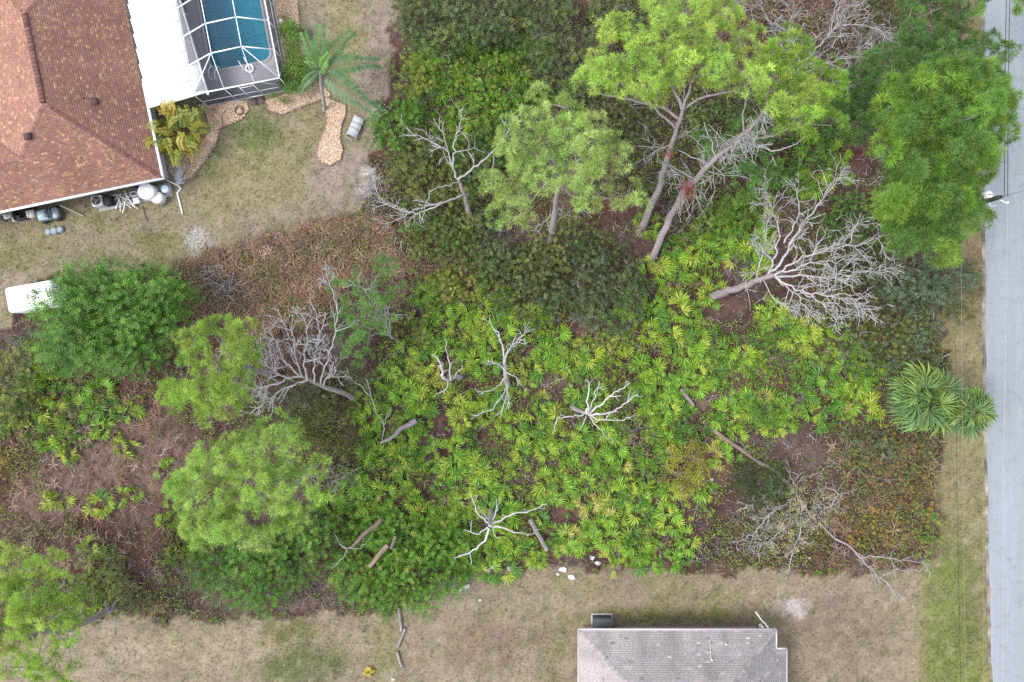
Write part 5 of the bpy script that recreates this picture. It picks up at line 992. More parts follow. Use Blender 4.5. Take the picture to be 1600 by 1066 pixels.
# sabal palms
SF = [[fan_mesh('frond', c, M_frond, nseg=20, span=3.9, Rr=1.0, pet=1.1, pitch=p, drop=dr, curl=.35, fold=.06, wseg=.8) for p, dr in ((1.25, .5), (.85, .55), (.5, .6), (.15, .5), (-.2, .5))] for c in ((.15, .25, .08), (.18, .28, .075), (.125, .22, .08), (.22, .3, .07))]
SFY = [fan_mesh('frond', (.17, .19, .05), M_frond, nseg=22, span=4.2, Rr=.85, pet=1.0, pitch=p, drop=.5, curl=.4) for p in (.2, -.1)]
def sabal(label, base, top, n, sc):
    t = thing('sabal_palm', label, 'palm tree', G(*base)); o0 = np.array(t['_o']); q = G(*top); mb = MB(); T = wob([G(*base), q], .5, .03); tube(mb, T, np.linspace(.19, .16, len(T)), 9, (.15, .125, .11), .4); mb.build('trunk', M_wood, t)
    for k in range(n):
        u = k/n; lvl = min(4, int(u*5)); me = SFY[k % 2] if u > .8 and rng.random() < .4 else SF[rng.integers(4)][int(np.clip(lvl+rng.integers(-1, 2), 0, 4))]
        piece('frond', me, t, q-o0, (rng.normal(0, .25), rng.normal(0, .15), k*2.4+rng.normal(0, .4)), sc*rng.uniform(.7, 1.2))
    for k in range(4): piece('dry_frond', DRY[k % 3], t, q-o0-[0, 0, .3], (0, .5, rng.uniform(0, 6.28)), 1.5*sc)
sabal('larger sabal palm with blue green fans at the right thicket edge', (1395, 615, 0), (1444, 622, 4.2), 48, 1.2)
sabal('smaller sabal palm leaning over the road edge', (1450, 630, 0), (1506, 642, 4.6), 36, .98)

# feather palms
def feather_mesh(col, L=3.2, n=34, leaf=.55, droop=1.3, rise=.7, wd=.05, vang=.55, hang=.35, stalk=(.13, .15, .05), nm='frond'):
    mb = MB(); k = 12; t = np.linspace(0, 1, k+1); a = rise-droop*t**1.3
    P = np.concatenate([[[0, 0, 0]], np.cumsum(np.stack([np.cos(a), 0*a, np.sin(a)], 1)[:-1]*L/k, 0)]); tube(mb, P[::2], np.linspace(.03, .008, len(P[::2])), 3, stalk, cap=False)
    for s in (-1, 1):
        for q in range(n):
            u = .14+.86*(q+rng.random()*.5)/n; i = min(k-1, int(u*k)); f = u*k-i; p = P[i]*(1-f)+P[i+1]*f; tn = unit(P[i+1]-P[i]); ll = leaf*(math.sin(min(1, u*1.25+.12)*pi*.86)*.75+.25)*rng.uniform(.85, 1.1)
            d = unit(tn*vang+np.array([0, s*1.0, 0])+np.array([0, 0, .12])); m = p+d*ll*.55; e = p+d*ll+np.array([0, 0, -hang*ll]); side = unit(np.cross(d, [0, 0, 1.]))*wd/2; v = rng.uniform(.8, 1.2)
            mb.add([p, m+side, e, m-side], [[0, 1, 2, 3]], np.array(col)*v)
    me = mb.mesh(nm); me.materials.append(M_frond); return me
RP = [feather_mesh(c, L=L, droop=dr, rise=ri, leaf=.68, n=38, wd=.07) for c, L, dr, ri in (((.06, .13, .045), 3.1, 1.4, .55), ((.065, .14, .045), 3.3, 1.2, .45), ((.075, .17, .04), 2.6, 1.1, 1.0), ((.1, .21, .035), 2.2, .9, 1.2))]
rp = thing('feather_palm', 'single trunk green feather palm rising from the keyhole stone bed', 'palm tree', G(507, 172)); o0 = np.array(rp['_o']); q = G(500, 110, 4.4)
mb = MB(); T = wob([G(507, 172, 0), G(503, 140, 2.2), q], .4, .02); tube(mb, T, np.concatenate([[.17], np.linspace(.13, .1, len(T)-1)]), 9, (.23, .215, .2), .3); mb.build('trunk', M_wood, rp)
for (tx, ty), m in (((506, 58), 2), ((548, 62), 1), ((592, 104), 0), ((583, 174), 1), ((474, 148), 0), ((488, 68), 2), ((530, 88), 3), ((480, 100), 3), ((520, 130), 3)):
    d = G(tx, ty, 3.8)-q; piece('frond', RP[m], rp, q-o0, (rng.normal(0, .15), 0, math.atan2(d[1], d[0])), np.linalg.norm(d[:2])/(2.75 if m < 2 else 2.1))
AP = [feather_mesh(c, L=1.9, droop=1.7, rise=1.25, leaf=.5, n=20, wd=.065, hang=.3, stalk=(.25, .22, .04)) for c in ((.26, .23, .02), (.18, .21, .02), (.32, .24, .025), (.12, .17, .022), (.22, .23, .025))]
ap = thing('areca_palm', 'golden green clumping palm at the corner of the red roofed house', 'palm', G(294, 222)); o0 = np.array(ap['_o'])
mb = MB()
for k in range(14):
    a = rng.uniform(0, 6.28); r = rng.uniform(0, .7); b = o0+[r*math.cos(a), r*math.sin(a), 0]; limb_to(mb, b, b+[.4*math.cos(a), .4*math.sin(a), 1.5], .04, .03, 0, 5, (.17, .16, .06))
mb.build('stems', M_wood, ap)
for k in range(105):
    a = rng.uniform(0, 6.28); r = 1.5*math.sqrt(rng.random()); piece('frond', AP[rng.integers(5)], ap, (r*math.cos(a), r*math.sin(a)+.3, rng.uniform(.9, 2.2)), (rng.normal(0, .3), rng.normal(.1, .35), a+rng.normal(0, 1.0)), rng.uniform(.45, .85))
for k in range(5): piece('flower_spike', AP[2], ap, (-.2+rng.normal(0, .2), 1.5, 2.2), (0, -.3, 1.2+rng.normal(0, .5)), .55)
yp = thing('croton', 'small bright yellow leafed plant on the lower lawn', 'plant', G(577, 1049))
YL = feather_mesh((.42, .3, .015), L=.42, droop=1.2, rise=.8, leaf=.16, n=7, wd=.09, nm='leaf')
for k in range(13): piece('leaf', YL, yp, (0, 0, .05), (0, rng.normal(0, .2), k*2.4), rng.uniform(.8, 1.2))
bp = thing('bent_fan_palm', 'grey green feathery plant in the upper thicket edge', 'plant', G(664, 150)); BL = feather_mesh((.1, .13, .08), L=1.5, droop=1.0, rise=.9, leaf=.35, n=16)
for k in range(8): piece('frond', BL, bp, (0, 0, .1), (0, 0, k*2.4), rng.uniform(.6, .9))

# ------------------------------------------------------------------ ground cover (nobody could count it)
def ground_pts(n, x0, y0, x1, y1): return rng.uniform(x0, x1, n), rng.uniform(y0, y1, n)
def lawn():
    n = 150000; X, Y = ground_pts(n, -60, -60, 1552, 1130); C, ln, ls = ground_colour(X, Y); k = ln | ls
    road_x = np.interp(Y, [0, 340, 534, 800, 1066], [1537, 1538.5, 1540, 1544, 1549]); house_ = (X < 262) & (Y < 340-.21*X) | inpoly(X, Y, [(190, -80), (232, 172), (303, 160), (452, 139), (418, -110)]) | (X > 903) & (X < 1230) & (Y > 978)
    k &= (X < road_x-2) & ~house_ & ~inpoly(X, Y, BED1) & ~inpoly(X, Y, BED2) & ~inpoly(X, Y, BED3)
    X, Y, C = X[k], Y[k], C[k]; n = len(X); green = C[:, 1]/C[:, 0]; keep = rng.random(n) < np.clip(.55+(green-.75)*2, .35, 1); X, Y, C = X[keep], Y[keep], C[keep]; n = len(X)
    v = rng.uniform(.85, 1.4, (n, 1)); C = C*v; g = rng.random(n) < .1; C[g] *= np.array([.68, .85, .5]); g = rng.random(n) < .12; C[g] *= np.array([1.35, 1.25, 1.2])
    a = np.array([[-.03, 0, 0], [.03, 0, 0], [.06, .03, .03], [-.02, -.02, 0], [.0, .03, 0], [-.07, .0, .03], [0, -.03, 0], [.02, .0, 0], [0, -.07, .03]]); f = np.arange(9).reshape(3, 3)
    mb = MB(); scat(mb, a, f, GA(X, Y, 0*X+.0), frames(np.stack([rng.normal(0, .1, n), rng.normal(0, .1, n), np.ones(n)], 1), rng.uniform(0, 6.28, n)), rng.uniform(.6, 1.5, n), C); tag(mb.build('grass', M_grass), kind='stuff')
BED1 = [(436, -40), (462, -20), (468, 40), (476, 80), (482, 118), (500, 128), (518, 150), (470, 168), (440, 180), (420, 172), (414, 158), (450, 146), (438, 90), (424, 0)]
BED2 = [(508, 152), (524, 158), (541, 165), (540, 180), (534, 195), (531, 215), (536, 235), (532, 250), (516, 259), (502, 254), (494, 243), (498, 225), (507, 205), (510, 185), (508, 168)]
BED3 = [(308, 164), (345, 158), (386, 158), (388, 172), (378, 186), (345, 200), (338, 226), (318, 255), (300, 278), (282, 286), (264, 268), (256, 235), (300, 240), (330, 205), (320, 172)]
lawn()
def litter():
    n = 70000; X, Y = ground_pts(n, -60, -60, 1500, 1010); C, ln, ls = ground_colour(X, Y); k = ~(ln | ls); X, Y, C = X[k], Y[k], C[k]; n = len(X)
    pal = pick([(.11, .06, .048), (.085, .045, .038), (.14, .085, .065), (.16, .12, .1), (.06, .035, .03), (.12, .1, .09)], n, .2); C = C*.5*rng.uniform(.7, 1.5, (n, 1))+pal*.5
    w_ = rng.random(n) < .05; C[w_] = pick([(.28, .23, .19), (.24, .2, .18)], int(w_.sum()))
    a = np.array([[-.14, -.012, 0], [.14, -.012, .0], [.14, .012, .02], [-.14, .012, .02]]); f = np.array([[0, 1, 2, 3]]); mb = MB()
    scat(mb, a, f, GA(X, Y, rng.uniform(.02, .16, n)), frames(np.stack([rng.normal(0, .35, n), rng.normal(0, .35, n), np.ones(n)], 1), rng.uniform(0, 6.28, n)), rng.uniform(.5, 1.8, n), C); tag(mb.build('leaf_litter', M_ground), kind='stuff')
litter()
def dryfern():
    tv = []
    for k in range(9):
        a = k*.7+rng.normal(0, .2); L = rng.uniform(.25, .5); d = np.array([math.cos(a), math.sin(a), 0]); s = np.array([-math.sin(a), math.cos(a), 0])*.025; cu = np.array([-math.sin(a), math.cos(a), 0])*rng.normal(0, .12)
        tv += [[0*d-s, d*L*.5+[0, 0, .3*L]+cu-s, d*L*.5+[0, 0, .3*L]+cu+s, s], [d*L*.5+[0, 0, .3*L]+cu-s, d*L+[0, 0, .1*L]+cu*3-s*.4, d*L+[0, 0, .1*L]+cu*3+s*.4, d*L*.5+[0, 0, .3*L]+cu+s]]
    tv = np.array(tv).reshape(-1, 3); tf = np.arange(len(tv)).reshape(-1, 4)
    n = 9000; X, Y = ground_pts(n, 250, 320, 780, 560); q = fbm(X/25, Y/25, 5); k = inpoly(X+(q-.5)*40, Y+(q-.5)*30, FERN) & (rng.random(n) < .9); X, Y = X[k], Y[k]
    x2, y2 = ground_pts(350, 1290, 680, 1465, 890); x3, y3 = ground_pts(350, 0, 520, 260, 960); x4, y4 = ground_pts(300, 1130, 0, 1400, 140); X = np.concatenate([X, x2, x3, x4]); Y = np.concatenate([Y, y2, y3, y4]); n = len(X)
    C = pick([(.23, .14, .1), (.28, .185, .13), (.18, .11, .085), (.34, .24, .17), (.16, .105, .09), (.24, .165, .08), (.15, .125, .07)], n, .2); mb = MB()
    scat(mb, tv, tf, GA(X, Y, rng.uniform(.03, .35, n)), frames(np.stack([rng.normal(0, .3, n), rng.normal(0, .3, n), np.ones(n)], 1), rng.uniform(0, 6.28, n)), rng.uniform(.6, 1.25, n), C); tag(mb.build('dead_bracken', M_grass), kind='stuff')
dryfern()
def undergrowth():
    """low weeds, seedlings and runners on the thicket floor, denser where the photograph is green"""
    n = 64000; X, Y = ground_pts(n, -60, -60, 1490, 1000); _, ln, ls = ground_colour(X, Y)
    dens = np.clip((fbm(X/55, Y/55, 71)-.4)*3.2, .06, 1)
    for cx, cy, rx, ry, k in ((200, 730, 140, 100, .22), (1340, 245, 50, 35, .05), (940, 330, 60, 26, .08), (740, 400, 45, 20, .1), (1262, 690, 55, 24, .15), (1100, 622, 44, 22, .2), (755, 690, 32, 16, .1), (690, 680, 14, 50, .15), (1000, 392, 32, 30, .15), (1132, 480, 34, 26, .15)): dens = np.where(((X-cx)/rx)**2+((Y-cy)/ry)**2 < 1, dens*k, dens)
    for cx, cy, rx, ry in ((1400, 760, 90, 120), (1420, 560, 70, 100), (760, 130, 130, 100), (1250, 250, 70, 60), (680, 300, 90, 110), (840, 440, 160, 60), (60, 620, 80, 90), (1180, 850, 90, 40), (1060, 200, 120, 110), (950, 200, 70, 90), (1340, 380, 70, 60), (700, 560, 120, 60), (1000, 560, 140, 50), (600, 760, 70, 80), (900, 700, 170, 90), (1180, 560, 120, 60)): dens = np.where(((X-cx)/rx)**2+((Y-cy)/ry)**2 < 1, np.maximum(dens, .75), dens)
    k = ~(ln | ls) & (rng.random(n) < dens); X, Y = X[k], Y[k]; n = len(X); C = pick([(.12, .18, .03), (.16, .22, .038), (.09, .14, .032), (.21, .25, .045), (.17, .16, .05), (.13, .11, .065)], n, .2)
    east = (X > 1290) & (Y > 660); q = rng.random(n); C[east & (q < .38)] = pick([(.22, .18, .04), (.25, .15, .04), (.16, .17, .05), (.15, .15, .06)], int((east & (q < .38)).sum()))
    nor = (Y < 260) & (X > 620) & (X < 900); m = nor & (q < .55); C[m] = pick(BG, int(m.sum())); m = (X < 40) & (q < .4); C[m] = pick([(.2, .15, .04)], int(m.sum()))
    m = (X > 1120) & (X < 1400) & (Y < 140) & (q < .6); C[m] = pick([(.15, .12, .06), (.18, .14, .06), (.12, .11, .05)], int(m.sum()))
    m = (Y > 800) & (X > 700) & (X < 1300) & (q < .3); C[m] = pick([(.17, .16, .035)], int(m.sum()))
    mb = MB(); put(mb, [t_leaves(8, .24, .17, .4) for _ in range(4)], GA(X, Y, rng.uniform(.05, .5, n)), np.stack([rng.normal(0, .3, n), rng.normal(0, .3, n), np.ones(n)], 1), rng.uniform(.6, 1.35, n), C); tag(mb.build('undergrowth', M_leaf), kind='stuff')
    n = 7500; X, Y = ground_pts(n, 0, 0, 1480, 960); _, ln, ls = ground_colour(X, Y); k = ~(ln | ls); X, Y = X[k], Y[k]; n = len(X)
    tv = np.array([[0, -.012, 0], [.3, -.008, .08], [.3, .008, .08], [0, .012, 0], [.6, .07, .05], [.6, .08, .05], [.45, -.14, .12], [.46, -.13, .12]]); tf = np.array([[0, 1, 2, 3], [1, 4, 5, 2], [1, 6, 7, 2]])
    mb = MB(); scat(mb, tv, tf, GA(X, Y, rng.uniform(.08, .35, n)), frames(np.stack([rng.normal(0, .15, n), rng.normal(0, .15, n), np.ones(n)], 1), rng.uniform(0, 6.28, n)), rng.uniform(.5, 1.5, n), pick([(.2, .18, .17), (.15, .125, .11), (.25, .23, .22), (.11, .085, .075)], n)); tag(mb.build('twig_litter', M_wood), kind='stuff')
undergrowth()
def vines():
    """low leafy growth between the palms of the top thicket and the lawn edges"""
    n = 1700; X, Y = ground_pts(n, -20, 860, 1470, 1000); _, ln, ls = ground_colour(X, Y); C0_, l0, l1 = ground_colour(X, Y+14); k = ~(ln | ls) & (l0 | l1); X, Y = X[k], Y[k]; n = len(X)
    mb = MB(); put(mb, SPRAY, GA(X, Y, 0*X+.1), np.stack([rng.normal(0, .5, n), rng.normal(0, .5, n), np.ones(n)], 1), rng.uniform(.4, .9, n), pick(OL+YG[:2]+BG[:1]+[(.16, .12, .06)], n)); tag(mb.build('edge_weeds', M_leaf), kind='stuff')
vines()
# ------------------------------------------------------------------ stone beds
OCT = np.array([[1, 0, 0], [0, 1, 0], [-1, 0, 0], [0, -1, 0], [0, 0, .6], [0, 0, -.4]]); OCF = np.array([[0, 1, 4], [1, 2, 4], [2, 3, 4], [3, 0, 4]])
edge = MB(); box(edge, (0, 0, 0), (.24, .11, .12), 0, (.2, .13, .11), .85); EDGE_ME = edge.mesh('edging_stone'); EDGE_ME.materials.append(M_stone)
def bed(label, poly, n, edging=None, pal=((.36, .25, .17), (.42, .32, .23), (.3, .2, .135), (.45, .37, .28), (.33, .24, .18), (.4, .27, .18))):
    P = np.array(poly, float); c = G(*P.mean(0)); t = thing('stone_bed', label, 'stone bed', c)
    mb = MB(); W = GA(P[:, 0], P[:, 1], 0*P[:, 0]); m = len(W); o = c[:2]
    # triangulate by ears with Blender's own polygon
    import mathutils.geometry as mg
    tri = mg.tessellate_polygon([[Vector((float(a), float(b), 0)) for a, b, _ in W]]); V = np.column_stack([W[:, :2], np.full(m, .035)]); F = np.array(tri)
    nz = np.cross(V[F[:, 1]]-V[F[:, 0]], V[F[:, 2]]-V[F[:, 0]])[:, 2]; F[nz < 0] = F[nz < 0][:, ::-1]; mb.add(V, F, (.33, .24, .18)); mb.build('bed_floor', M_ground, t)
    X, Y = ground_pts(n*3, P[:, 0].min(), P[:, 1].min(), P[:, 0].max(), P[:, 1].max()); k = inpoly(X, Y, poly); X, Y = X[k][:n], Y[k][:n]; n = len(X); mb = MB()
    scat(mb, OCT, OCF, GA(X, Y, rng.uniform(.04, .075, n)), frames(np.stack([rng.normal(0, .25, n), rng.normal(0, .25, n), np.ones(n)], 1), rng.uniform(0, 6, n)), rng.uniform(.03, .075, n), pick(pal, n, .18)); tag(mb.build('pebbles', M_stone, t), kind='stuff')
    if edging is not None:
        Q = W if edging == 'all' else GA(np.array(edging)[:, 0], np.array(edging)[:, 1], np.zeros(len(edging)))
        if edging == 'all': Q = np.concatenate([Q, Q[:1]])
        d = np.linalg.norm(np.diff(Q, axis=0), axis=1); s = np.concatenate([[0], np.cumsum(d)])
        for u in np.arange(.13, s[-1], .27):
            p = np.array([np.interp(u, s, Q[:, k]) for k in range(3)]); p2 = np.array([np.interp(u+.05, s, Q[:, k]) for k in range(3)])
            piece('edging_stone', EDGE_ME, t, p-c+[0, 0, -.02], (0, 0, math.atan2(p2[1]-p[1], p2[0]-p[0])+rng.normal(0, .12)), rng.uniform(.9, 1.1))
bed('keyhole shaped pebble bed with scalloped stone edging around the feather palm trunk', BED2, 2800, 'all'); bed('long pebble bed curving round the right side of the screen cage', BED1, 6500, [(518, 150), (470, 168), (440, 180), (420, 172), (414, 158)]); bed('pebble bed with a coiled hose between the golden palm and the cage', BED3, 6500, [(388, 172), (378, 186), (345, 200), (338, 226), (318, 255), (300, 278), (282, 286)])

# ------------------------------------------------------------------ things in the yard
def ringpts(c, r, n=16, tilt=0): a = np.linspace(0, 2*pi, n+1); return np.stack([c[0]+r*np.cos(a), c[1]+r*np.sin(a), c[2]+tilt*np.cos(a)], 1)
hz = thing('garden_hose', 'dark coiled garden hose on the pebbles by the cage door', 'hose', G(374, 172)); mb = MB()
for k in range(4): q = G(374+rng.normal(0, 1), 172+rng.normal(0, 1), .09+.03*k); tube(mb, ringpts(q, .34-.03*k, 16), .02, 5, (.07, .045, .04), cap=False)
tube(mb, wob([G(366, 175, .1), G(355, 168, .1), G(345, 182, .1), G(350, 196, .1), G(338, 204, .1)], .25, .12), .02, 5, (.07, .045, .04)); mb.build('coil', M_gloss, hz)
h2 = thing('garden_hose', 'dark hose lying in a loose curve beside the house corner slab', 'hose', G(285, 275)); mb = MB(); tube(mb, wob([G(296, 252, .1), G(292, 268, .1), G(280, 282, .1), G(272, 286, .1)], .25, .1), .02, 5, (.06, .05, .05)); mb.build('run', M_gloss, h2)
bush('small pink flowering plant at the foot of the cage', [(338, 163, 6, 4), (352, 165, 6, 4)], .2, .45, [(.09, .12, .04), (.07, .1, .035)], SMALL, 5, 8, .2, .5, 'plant', 'plant', ([(.45, .12, .25)], .25))
# sun lounger
rz = math.atan2(-(186-219), 565-551)
lo = thing('sun_lounger', 'grey sun lounger standing alone on the lawn by the keyhole bed', 'sun lounger', G(556, 202)); q = G(556, 202); ca, sa = math.cos(rz), math.sin(rz)
def LP(u, v, z): return q+np.array([u*ca-v*sa, u*sa+v*ca, z])
mb = MB()
for v in (-.35, .35): box(mb, LP(0, v, .27), (1.66, .05, .05), rz, (.2, .21, .22))
for u in (-.81, .81): box(mb, LP(u, 0, .272), (.05, .64, .045), rz, (.2, .21, .22))
mb.build('frame', M_matte, lo)
for u in (-.65, .65):
    for v in (-.33, .33): mb = MB(); box(mb, LP(u, v, 0), (.05, .05, .268), rz, (.18, .19, .2)); mb.build('leg', M_matte, lo)
for k in range(3): mb = MB(); box(mb, LP(.62-.4*k, 0, .322), (.396, .76, .03), rz, np.array((.3, .31, .325))*(1-.03*k)); mb.build('seat_panel', M_matte, lo)
mb = MB(); box(mb, LP(-.42, 0, .335), (.38, .76, .03), rz+pi, (.25, .262, .28), pitch=.3); mb.build('backrest', M_matte, lo)
# white trailer under the tree
rz = math.atan2(14, 78); tc = G(74, 466); tr = thing('cargo_trailer', 'white rounded cargo trailer half hidden under the dark feathery tree', 'trailer', tc)
mb = MB(); rbox(mb, tc+[0, 0, .5], (3.2, 1.72, 1.55), rz, (.82, .82, .83), .22, 5, .14); mb.build('body', M_gloss, tr)
ca, sa = math.cos(rz), math.sin(rz)
def TP(u, v, z): return tc+np.array([u*ca-v*sa, u*sa+v*ca, z])
mb = MB(); tube(mb, [TP(-1.7, 0, .45), TP(-2.5, 0, .45)], .06, 6, (.06, .06, .06)); tube(mb, [TP(-2.4, 0, 0), TP(-2.4, 0, .6)], .05, 6, (.06, .06, .06)); mb.build('tow_bar', M_matte, tr)
mb = MB(); box(mb, TP(0, 0, .38), (3.4, 1.6, .14), rz, (.08, .08, .085)); mb.build('chassis', M_matte, tr)
for v in (-.88, .88):
    for u in (-.4, .4):
        mb = MB(); n = 18; a = TP(u, v-.1, .33); b = TP(u, v+.1, .33); tube(mb, [a, b], .33, 18, (.03, .03, .03)); wh = mb.build('wheel', M_matte, tr)
for u in (-.8, .25): mb = MB(); box(mb, TP(u, 0, 2.062), (.03, 1.45, .012), rz, (.45, .45, .46)); mb.build('roof_seam', M_gloss, tr)
mb = MB(); box(mb, TP(-.3, 0, 2.062), (.5, .36, .07), rz, (.6, .6, .61)); mb.build('roof_hatch', M_gloss, tr)
mb = MB(); box(mb, TP(1.0, .3, 2.06), (.45, .45, .08), rz, (.7, .7, .72)); mb.build('roof_vent', M_gloss, tr)
# equipment slab and the clutter along the south wall
def along(w_, n_, z=0.0): return RH(w_, n_, z)
mb = MB(); sy = yw
P = [G(*p) for p in ((153, 330), (272, 304), (270, 288), (150, 312))]
cx = sum(P)/4; box(mb, cx, (5.3, .95, .07), math.atan2(P[1][1]-P[0][1], P[1][0]-P[0][0]), (.27, .26, .25)); tag(mb.build('equipment_slab', M_concrete), kind='structure')
yaw_s = math.atan2(P[1][1]-P[0][1], P[1][0]-P[0][0])
hu = thing('heat_pump', 'square grey heat pump with round fan grille beside the red roofed house', 'heat pump', G(160, 317)); q = G(160, 317, .07)
mb = MB(); rbox(mb, q, (.74, .74, .8), yaw_s, (.38, .37, .36), .08, 3, .04); bd = mb.build('body', M_matte, hu)
mb = MB(); tube(mb, [q+[0, 0, .8], q+[0, 0, .84]], .29, 18, (.015, .015, .018)); mb.build('fan_well', M_matte, hu)
mb = MB()
for r in (.1, .17, .24, .3): tube(mb, ringpts(q+[0, 0, .87], r, 18), .008, 4, (.12, .12, .12), cap=False)
for k in range(8): a = k*pi/4; tube(mb, [q+[0, 0, .87], q+[.3*math.cos(a), .3*math.sin(a), .86]], .008, 4, (.12, .12, .12))
mb.build('grille', M_matte, hu)
for k in range(3):
    a = k*2*pi/3+.4; mb = MB(); box(mb, q+[.13*math.cos(a), .13*math.sin(a), .845], (.22, .11, .012), a, (.22, .22, .22)); mb.build('fan_blade', M_matte, hu)
def crate(label, name, cat, px, py, s, col, z=.07, rz=None, mat=None, lid=None):
    q = G(px, py, z); t = thing(name, label, cat, G(px, py)); mb = MB(); rz = yaw_s if rz is None else rz; x, y, h = s; w_ = .03; ca, sa = math.cos(rz), math.sin(rz)
    mb.add((np.array([[-x/2, -y/2, 0], [x/2, -y/2, 0], [x/2, y/2, 0], [-x/2, y/2, 0]])@np.array([[ca, sa, 0], [-sa, ca, 0], [0, 0, 1]]))+q+[0, 0, .03], [[0, 1, 2, 3]], np.array(col)*.8)
    for u, v, a, b in ((0, y/2-w_/2, x, w_), (0, -y/2+w_/2, x, w_), (x/2-w_/2, 0, w_, y-2*w_-.004), (-x/2+w_/2, 0, w_, y-2*w_-.004)): box(mb, q+[u*ca-v*sa, u*sa+v*ca, 0], (a, b, h), rz, col)
    mb.build('shell', mat or M_matte, t)
    if lid is not None: mb = MB(); box(mb, q+[0, 0, h+.003], (x+.04, y+.04, .035), rz, lid); mb.build('lid', mat or M_matte, t)
    return t
crate('black lidded bin beside the heat pump', 'storage_bin', 'bin', 174, 316, (.5, .6, .62), (.025, .025, .03), lid=(.03, .03, .035))
crate('royal blue tub beside the white water tank', 'plastic_tub', 'tub', 222, 295, (.5, .42, .4), (.02, .08, .4), mat=M_gloss)
crate('small white box in front of the pipe pile', 'white_box', 'box', 216, 315, (.36, .34, .3), (.7, .7, .7), lid=(.74, .74, .74))
crate('grey white open box between the pipe pile and the blue tub', 'grey_box', 'box', 213, 304, (.5, .3, .36), (.45, .46, .48))
crate('black open bin at the house wall near the blue grey tractor', 'storage_bin', 'bin', 40, 336, (1.1, .72, .6), (.03, .035, .045), z=.02)
crate('beige carton beside the blue grey lawn tractor', 'carton', 'box', 55, 336, (.5, .44, .55), (.42, .37, .32), z=.02, lid=(.5, .45, .4))
def drum(label, px, py, r, h, col, z=.07, cat='tank', name='water_tank', lidc=None, dome=.12):
    q = G(px, py, z); t = thing(name, label, cat, G(px, py)); mb = MB(); tube(mb, [q, q+[0, 0, h*.1], q+[0, 0, h*.9], q+[0, 0, h]], [r*.96, r, r, r*.96], 20, col); mb.build('body', M_gloss, t)
    mb = MB(); tube(mb, [q+[0, 0, h+.003], q+[0, 0, h+dome*.6], q+[0, 0, h+dome], q+[0, 0, h+dome+.02]], [r*1.02, r*.9, r*.5, .06], 20, lidc or col); mb.build('lid', M_gloss, t)
drum('big white round water tank at the house corner', 238, 303, .55, 1.0, (.75, .75, .74)); drum('pale grey drum right behind the big white tank', 251, 311, .42, .6, (.5, .51, .5)); drum('pale blue bucket with lid right of the white tank', 261, 297, .27, .42, (.45, .53, .58), cat='bucket', name='lidded_bucket', dome=.04)
for k, (a, b, g) in enumerate(((178, 312, .3), (184, 318, 1.2), (190, 308, -.4), (196, 314, .8), (201, 309, -1.0), (188, 322, 1.6), (194, 324, 1.3), (205, 316, -.9), (181, 305, .1), (199, 320, -.7), (186, 313, 2.2), (207, 321, 2.6))):
    q = G(a, b, .12+.05*(k % 4)); L = rng.uniform(.35, .55); d = np.array([math.cos(g), math.sin(g), 0]); mb = MB(); tube(mb, [q-d*L, q, q+d*L*.9+[0, 0, .05]], .045, 6, pick([(.55, .53, .5), (.46, .45, .43), (.62, .61, .59)], 1)[0]); tag(mb.build('plastic_pipe', M_matte, origin=q*[1, 1, 0]), 'short off white pipe in the pile between heat pump and white tank', 'pipe', 'off white pipes piled beside the heat pump')
# blue grey tractor
q = G(82, 337, 0); g = yaw_s; lt = thing('lawn_tractor', 'blue grey garden tractor with a windscreen cover parked under the south gutter', 'lawn tractor', q); ca, sa = math.cos(g), math.sin(g)
def QP(u, v, z): return q+np.array([u*ca-v*sa, u*sa+v*ca, z])
mb = MB(); rbox(mb, QP(-.25, 0, .25), (.85, .74, .5), g, (.19, .25, .29), .15, 4, .08); mb.build('body', M_gloss, lt)
mb = MB(); rbox(mb, QP(.45, 0, .28), (.62, .82, .3), g, (.12, .155, .18), .26, 5, .08); mb.build('hood', M_gloss, lt)
mb = MB(); box(mb, QP(.1, 0, .6), (.1, .6, .28), g, (.04, .05, .07)); mb.build('windscreen', M_gloss, lt)
mb = MB(); box(mb, QP(-.3, 0, .755), (.56, .5, .1), g, (.24, .32, .37), .9); mb.build('seat', M_gloss, lt)
for u, v in ((-.45, .42), (-.45, -.42), (.5, .44), (.5, -.44)): mb = MB(); tube(mb, [QP(u, v-.06, .22), QP(u, v+.06, .22)], .22, 14, (.03, .03, .03)); mb.build('wheel', M_matte, lt)
q = G(87, 361, 0)
md = thing('mower_deck', 'grey mower deck lying on the grass in front of the tractor', 'mower deck', q)
for k, (u, v, r) in enumerate(((-.42, -.08, .24), (-.02, 0, .27), (.4, .1, .24))):
    mb = MB(); p = q+[u, v, .05]; tube(mb, [p, p+[0, 0, .14], p+[0, 0, .2]], [r, r, r*.6], 14, (.2, .225, .25)); mb.build('blade_housing', M_matte, md)
mb = MB(); box(mb, q+[0, 0, .06], (1.2, .34, .1), .18, (.2, .225, .25)); mb.build('frame', M_matte, md)
for k, (a, b, z, L, g, c) in enumerate(((14, 338, .3, .5, .5, (.5, .5, .5)), (22, 336, .35, .6, 1.2, (.3, .28, .26)), (8, 342, .2, .4, -.5, (.06, .06, .06)), (27, 342, .25, .5, .2, (.45, .38, .33)))):
    q = G(a, b, 0); mb = MB(); box(mb, q, (L, .35, z), g, c, .92); box(mb, q+[0, 0, z+.002], (L*.7, .2, .08), g+.3, np.array(c)*.7); tag(mb.build('junk_piece', M_matte, origin=q), ('pale box of junk beside the left house wall', 'brown grey carton stacked nearest the black bin', 'black case at the left end of the wall clutter', 'tan box below the brown grey carton')[k], 'box')
